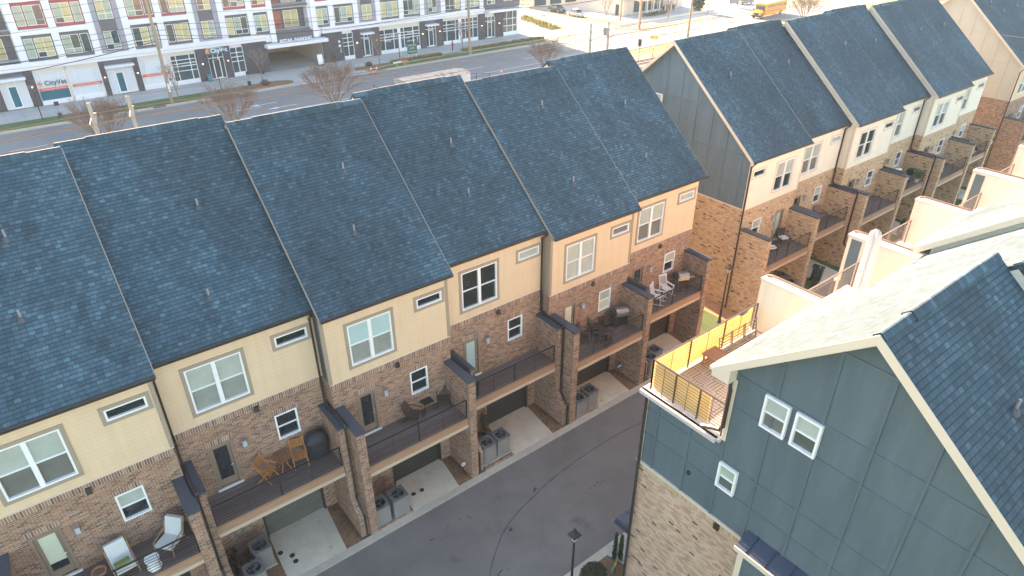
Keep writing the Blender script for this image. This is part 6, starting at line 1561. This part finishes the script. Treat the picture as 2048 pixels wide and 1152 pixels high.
# vehicles
def car(label, loc, rz, paint, L=4.7, W_=1.85, H=1.48, suv=False, kind='parked_car'):
    o = thing(kind, label, 'car', loc, rz, 'cars across the street'); h = H
    prof = [(-L/2, 0.35), (-L/2, 0.72), (-L/2+0.15, 0.86), (-L/2+1.15, 0.95), (L/2-0.75 if not suv else L/2-0.15, 0.98), (L/2-0.05, 0.9), (L/2, 0.6), (L/2, 0.35)]
    cab = [(-L/2+1.05, 0.94), (-L/2+1.75, h-0.03), (L/2-1.55 if not suv else L/2-0.75, h), (L/2-0.55 if not suv else L/2-0.18, 0.97)]
    m = MB(); A = [(x, -W_/2, z) for x, z in prof]; m.extr(A, (0, W_, 0)); bd = m.build('body', paint, o, local=True)
    m = MB(); i_ = 0.16
    a, b, c, d = cab; q4 = [(a[0], -W_/2+0.04, a[1]), (b[0], -W_/2+i_, b[1]), (c[0], -W_/2+i_, c[1]), (d[0], -W_/2+0.04, d[1])]; r4 = [(x, -y, z) for x, y, z in q4]
    m.poly(q4); m.poly(r4[::-1])
    for k in (0, 1, 2): m.quad(q4[k], r4[k], r4[k+1], q4[k+1])
    m.build('windows', glass, o, local=True)
    m = MB(); m.box(b[0]+0.02, c[0]-0.02, -W_/2+i_+0.0, W_/2-i_, h-0.005, h+0.03)
    for y in (-W_/2+0.07, W_/2-0.07):
        s = -1 if y < 0 else 1; yi = s*(W_/2-i_)
        m.bar((a[0], y, a[1]), (b[0], yi, b[1]), 0.06); m.bar((d[0], y, d[1]), (c[0], yi, c[1]), 0.09); m.bar(((a[0]+d[0])/2, y, 0.96), ((b[0]+c[0])/2, yi, h), 0.07)
    m.build('roof', paint, o, local=True)
    for x in (-L/2+0.85, L/2-0.9):
        for s in (-1, 1):
            wv = MB().tube([(x, s*(W_/2-0.2), 0.33), (x, s*(W_/2+0.02), 0.33)], 0.33, 18).build('wheel', tire, o, local=True); MB().tube([(x, s*(W_/2+0.02), 0.33), (x, s*(W_/2+0.035), 0.33)], 0.21, 12).build('rim', rim, wv, local=True)
    for s in (-1, 1):
        MB().box(-L/2-0.01, -L/2+0.12, s*(W_/2-0.45), s*(W_/2-0.05), 0.62, 0.76).build('headlight', lampglass, o, local=True)
        MB().box(L/2-0.12, L/2+0.012, s*(W_/2-0.45), s*(W_/2-0.05), 0.66, 0.82).build('tail_light', tail, o, local=True)
        MB().box(-L/2+1.3, -L/2+1.5, s*(W_/2), s*(W_/2+0.16), 0.92, 1.04).build('mirror', paint, o, local=True)
    return o
car('dark grey hatchback parked farther up the side street', (104.7, 106.0, 0.005), R(-93+180), card, 4.8)
car('silver sedan parked nearer on the side street', (103.6, 98.2, 0.005), R(-93+180), carw, 4.7)
car('grey sport utility car above the school bus', (149.5, 86.0, 0.01), R(-6), carg, 4.8, 1.95, 1.75, True)
o = thing('school_bus', 'yellow school bus driving on the sunlit street', 'bus', (138.3, 71.6, 0.0), R(8))
m = MB(); Wb = 1.22
m.extr([(-4.4, -Wb, 0.55), (-4.4, -Wb, 2.85), (-4.1, -Wb, 3.02), (6.0, -Wb, 3.02), (6.1, -Wb, 2.85), (6.1, -Wb, 0.55)], (0, 2*Wb, 0)); bb = m.build('body', busy, o, local=True)
m = MB(); m.extr([(-6.0, -0.95, 0.6), (-6.05, -0.95, 1.25), (-5.7, -0.95, 1.5), (-4.39, -0.95, 1.7), (-4.39, -0.95, 0.6)], (0, 1.9, 0)).build('hood', busy, o, local=True)
MB().box(-6.12, -6.0, -0.5, 0.5, 0.75, 1.25).build('grille', blackm, o, local=True); MB().box(-6.3, -6.1, -1.15, 1.15, 0.42, 0.68).build('bumper', blackm, o, local=True)
MB().box(-4.45, -4.405, -1.05, 1.05, 1.75, 2.55).build('windscreen', storeglass, o, local=True); MB().box(-4.46, -4.405, -0.6, 0.6, 2.65, 2.92).build('sign_board', yellowp, o, local=True)
text('lettering', 'SCHOOL BUS', 0.2, blackm, o, (-4.48, 0, 2.78), (90, 0, -90), 0.004)
for s in (-1, 1):
    for k in range(11): MB().box(-3.3+0.85*k, -2.6+0.85*k, s*(Wb+0.001), s*(Wb+0.012), 1.95, 2.55).build('window', glass, o, local=True)
    MB().box(-4.3, 6.0, s*(Wb+0.001), s*(Wb+0.02), 1.35, 1.40).build('rub_rail', blackm, o, local=True)
    for x in (-5.2, 3.6):
        yo_ = 0.98 if x < 0 else Wb
        wv = MB().tube([(x, s*(yo_-0.25), 0.5), (x, s*(yo_+0.03), 0.5)], 0.5, 18).build('wheel', tire, o, local=True); MB().tube([(x, s*(yo_+0.03), 0.5), (x, s*(yo_+0.045), 0.5)], 0.25, 12).build('rim', rim, wv, local=True)
    MB().box(-5.3, -5.1, s*1.0, s*1.3, 1.6, 2.0).build('mirror', blackm, o, local=True)
    MB().box(-6.14, -6.05, s*0.6, s*0.85, 0.85, 1.1).build('headlight', lampglass, o, local=True)
# restaurant on the far corner
o = thing('restaurant', 'low cream restaurant with a slatted patio pergola on the far street corner', 'building', (112.5, 92.0, 0), R(3))
MB().box(-0.5, 22, 0, 14, 0, 5.5).build('wall', stucco, o, local=True)
MB().box(3.2, 14.0, -0.05, 0.3, 0.4, 3.2).build('glazing', storeglass, o, local=True)
for x in (3.2, 5.4, 7.6, 9.8, 12.0, 14.0): MB().box(x-0.12, x+0.12, -4.2, -4.0, 0, 3.3).build('pergola_post', creamtrim, o, local=True); MB().box(x-0.1, x+0.1, -0.12, 0.0, 0.3, 3.3).build('window_post', creamtrim, o, local=True)
m = MB()
for k in range(30): m.box(0.2+0.5*k, 0.32+0.5*k, -4.6, 0, 3.5, 3.65)
m.box(0, 15.2, -4.3, -4.15, 3.3, 3.5).box(0, 15.2, -0.3, -0.15, 3.3, 3.5); m.build('pergola_slats', creamtrim, o, local=True)
MB().box(-0.52, 0.6, -0.4, 0.0, 0, 3.0).build('doorway_pier', creamtrim, o, local=True)
MB().box(-0.54, -0.5, 1.0, 2.0, 0, 2.3).build('side_door', bronze, o, local=True)
leaves(MB(), (5.5, -4.6, 0.45), (5.5, 0.35, 0.45), 900, 0.14, 31).build('hedge', leafm, o, local=True); leaves(MB(), (15.0, -1.2, 0.6), (2.5, 0.5, 0.7), 700, 0.16, 32).build('hedge', leafm, o, local=True)
for k, (x, y) in enumerate(((6, -2.2), (8.6, -2.4))):
    MB().box(x-0.6, x+0.6, y-0.4, y+0.4, 0.70, 0.75).box(x-0.05, x+0.05, y-0.05, y+0.05, 0, 0.7).build('patio_table', white, o, local=True)
text('lettering', 'GRILL', 0.7, bronze, o, (17.5, -0.05, 4.6), extrude=0.03)
MB().box(-12, 22, -9.2, -9.05, 0, 0.45).build('low_wall', creamtrim, o, local=True)
o = thing('evergreen_tree', 'dense green shrub tree at the right end of the restaurant, in the sun', 'tree', (130.0, 85.0, 0)); leaves(MB(), (0, 0, 2.4), (1.6, 1.6, 2.3), 1600, 0.24, 41).build('crown', leafm, o, local=True); MB().tube([(0, 0, 0), (0, 0, 2.2)], [0.14, 0.08], 8).build('trunk', bark, o, local=True)
o = thing('brown_building', 'brown brick building beyond the parked cars at the top edge', 'building', (120, 128, 0), 0); MB().box(-16, 10, -14, 4, 0, 6).build('wall', stucco, o, local=True)
for k in range(4): MB().box(-15.6+5*k, -12+5*k, -14.06, -14.0, 0.4, 3.0).build('window', storeglass, o, local=True)
o = thing('menu_board', 'dark framed notice board standing in the sunlit parking area', 'sign', (143.0, 84.5, 0), R(-10)); MB().box(-1.4, -1.25, 0, 0.1, 0, 3.0).build('post', blackm, o, local=True); MB().box(1.25, 1.4, 0, 0.1, 0, 3.0).build('post', blackm, o, local=True); MB().box(-1.25, 1.25, 0.0, 0.08, 0.8, 2.8).build('sign_panel', carg, o, local=True)

# ------------------------------------------------------------------ thin morning haze over the whole place
hm = bpy.data.materials.new('haze_air'); hm.use_nodes = True; hn = hm.node_tree.nodes; hn.remove(hn['Principled BSDF'])
pv = hn.new('ShaderNodeVolumePrincipled'); pv.inputs['Color'].default_value = (0.72, 0.88, 1.0, 1); pv.inputs['Density'].default_value = 0.0003; pv.inputs['Anisotropy'].default_value = 0.0
hm.node_tree.links.new(pv.outputs[0], hn['Material Output'].inputs['Volume'])
tag(MB().box(-1000, 1300, -600, 1600, -1.2, 27).build('haze', hm), kind='stuff')
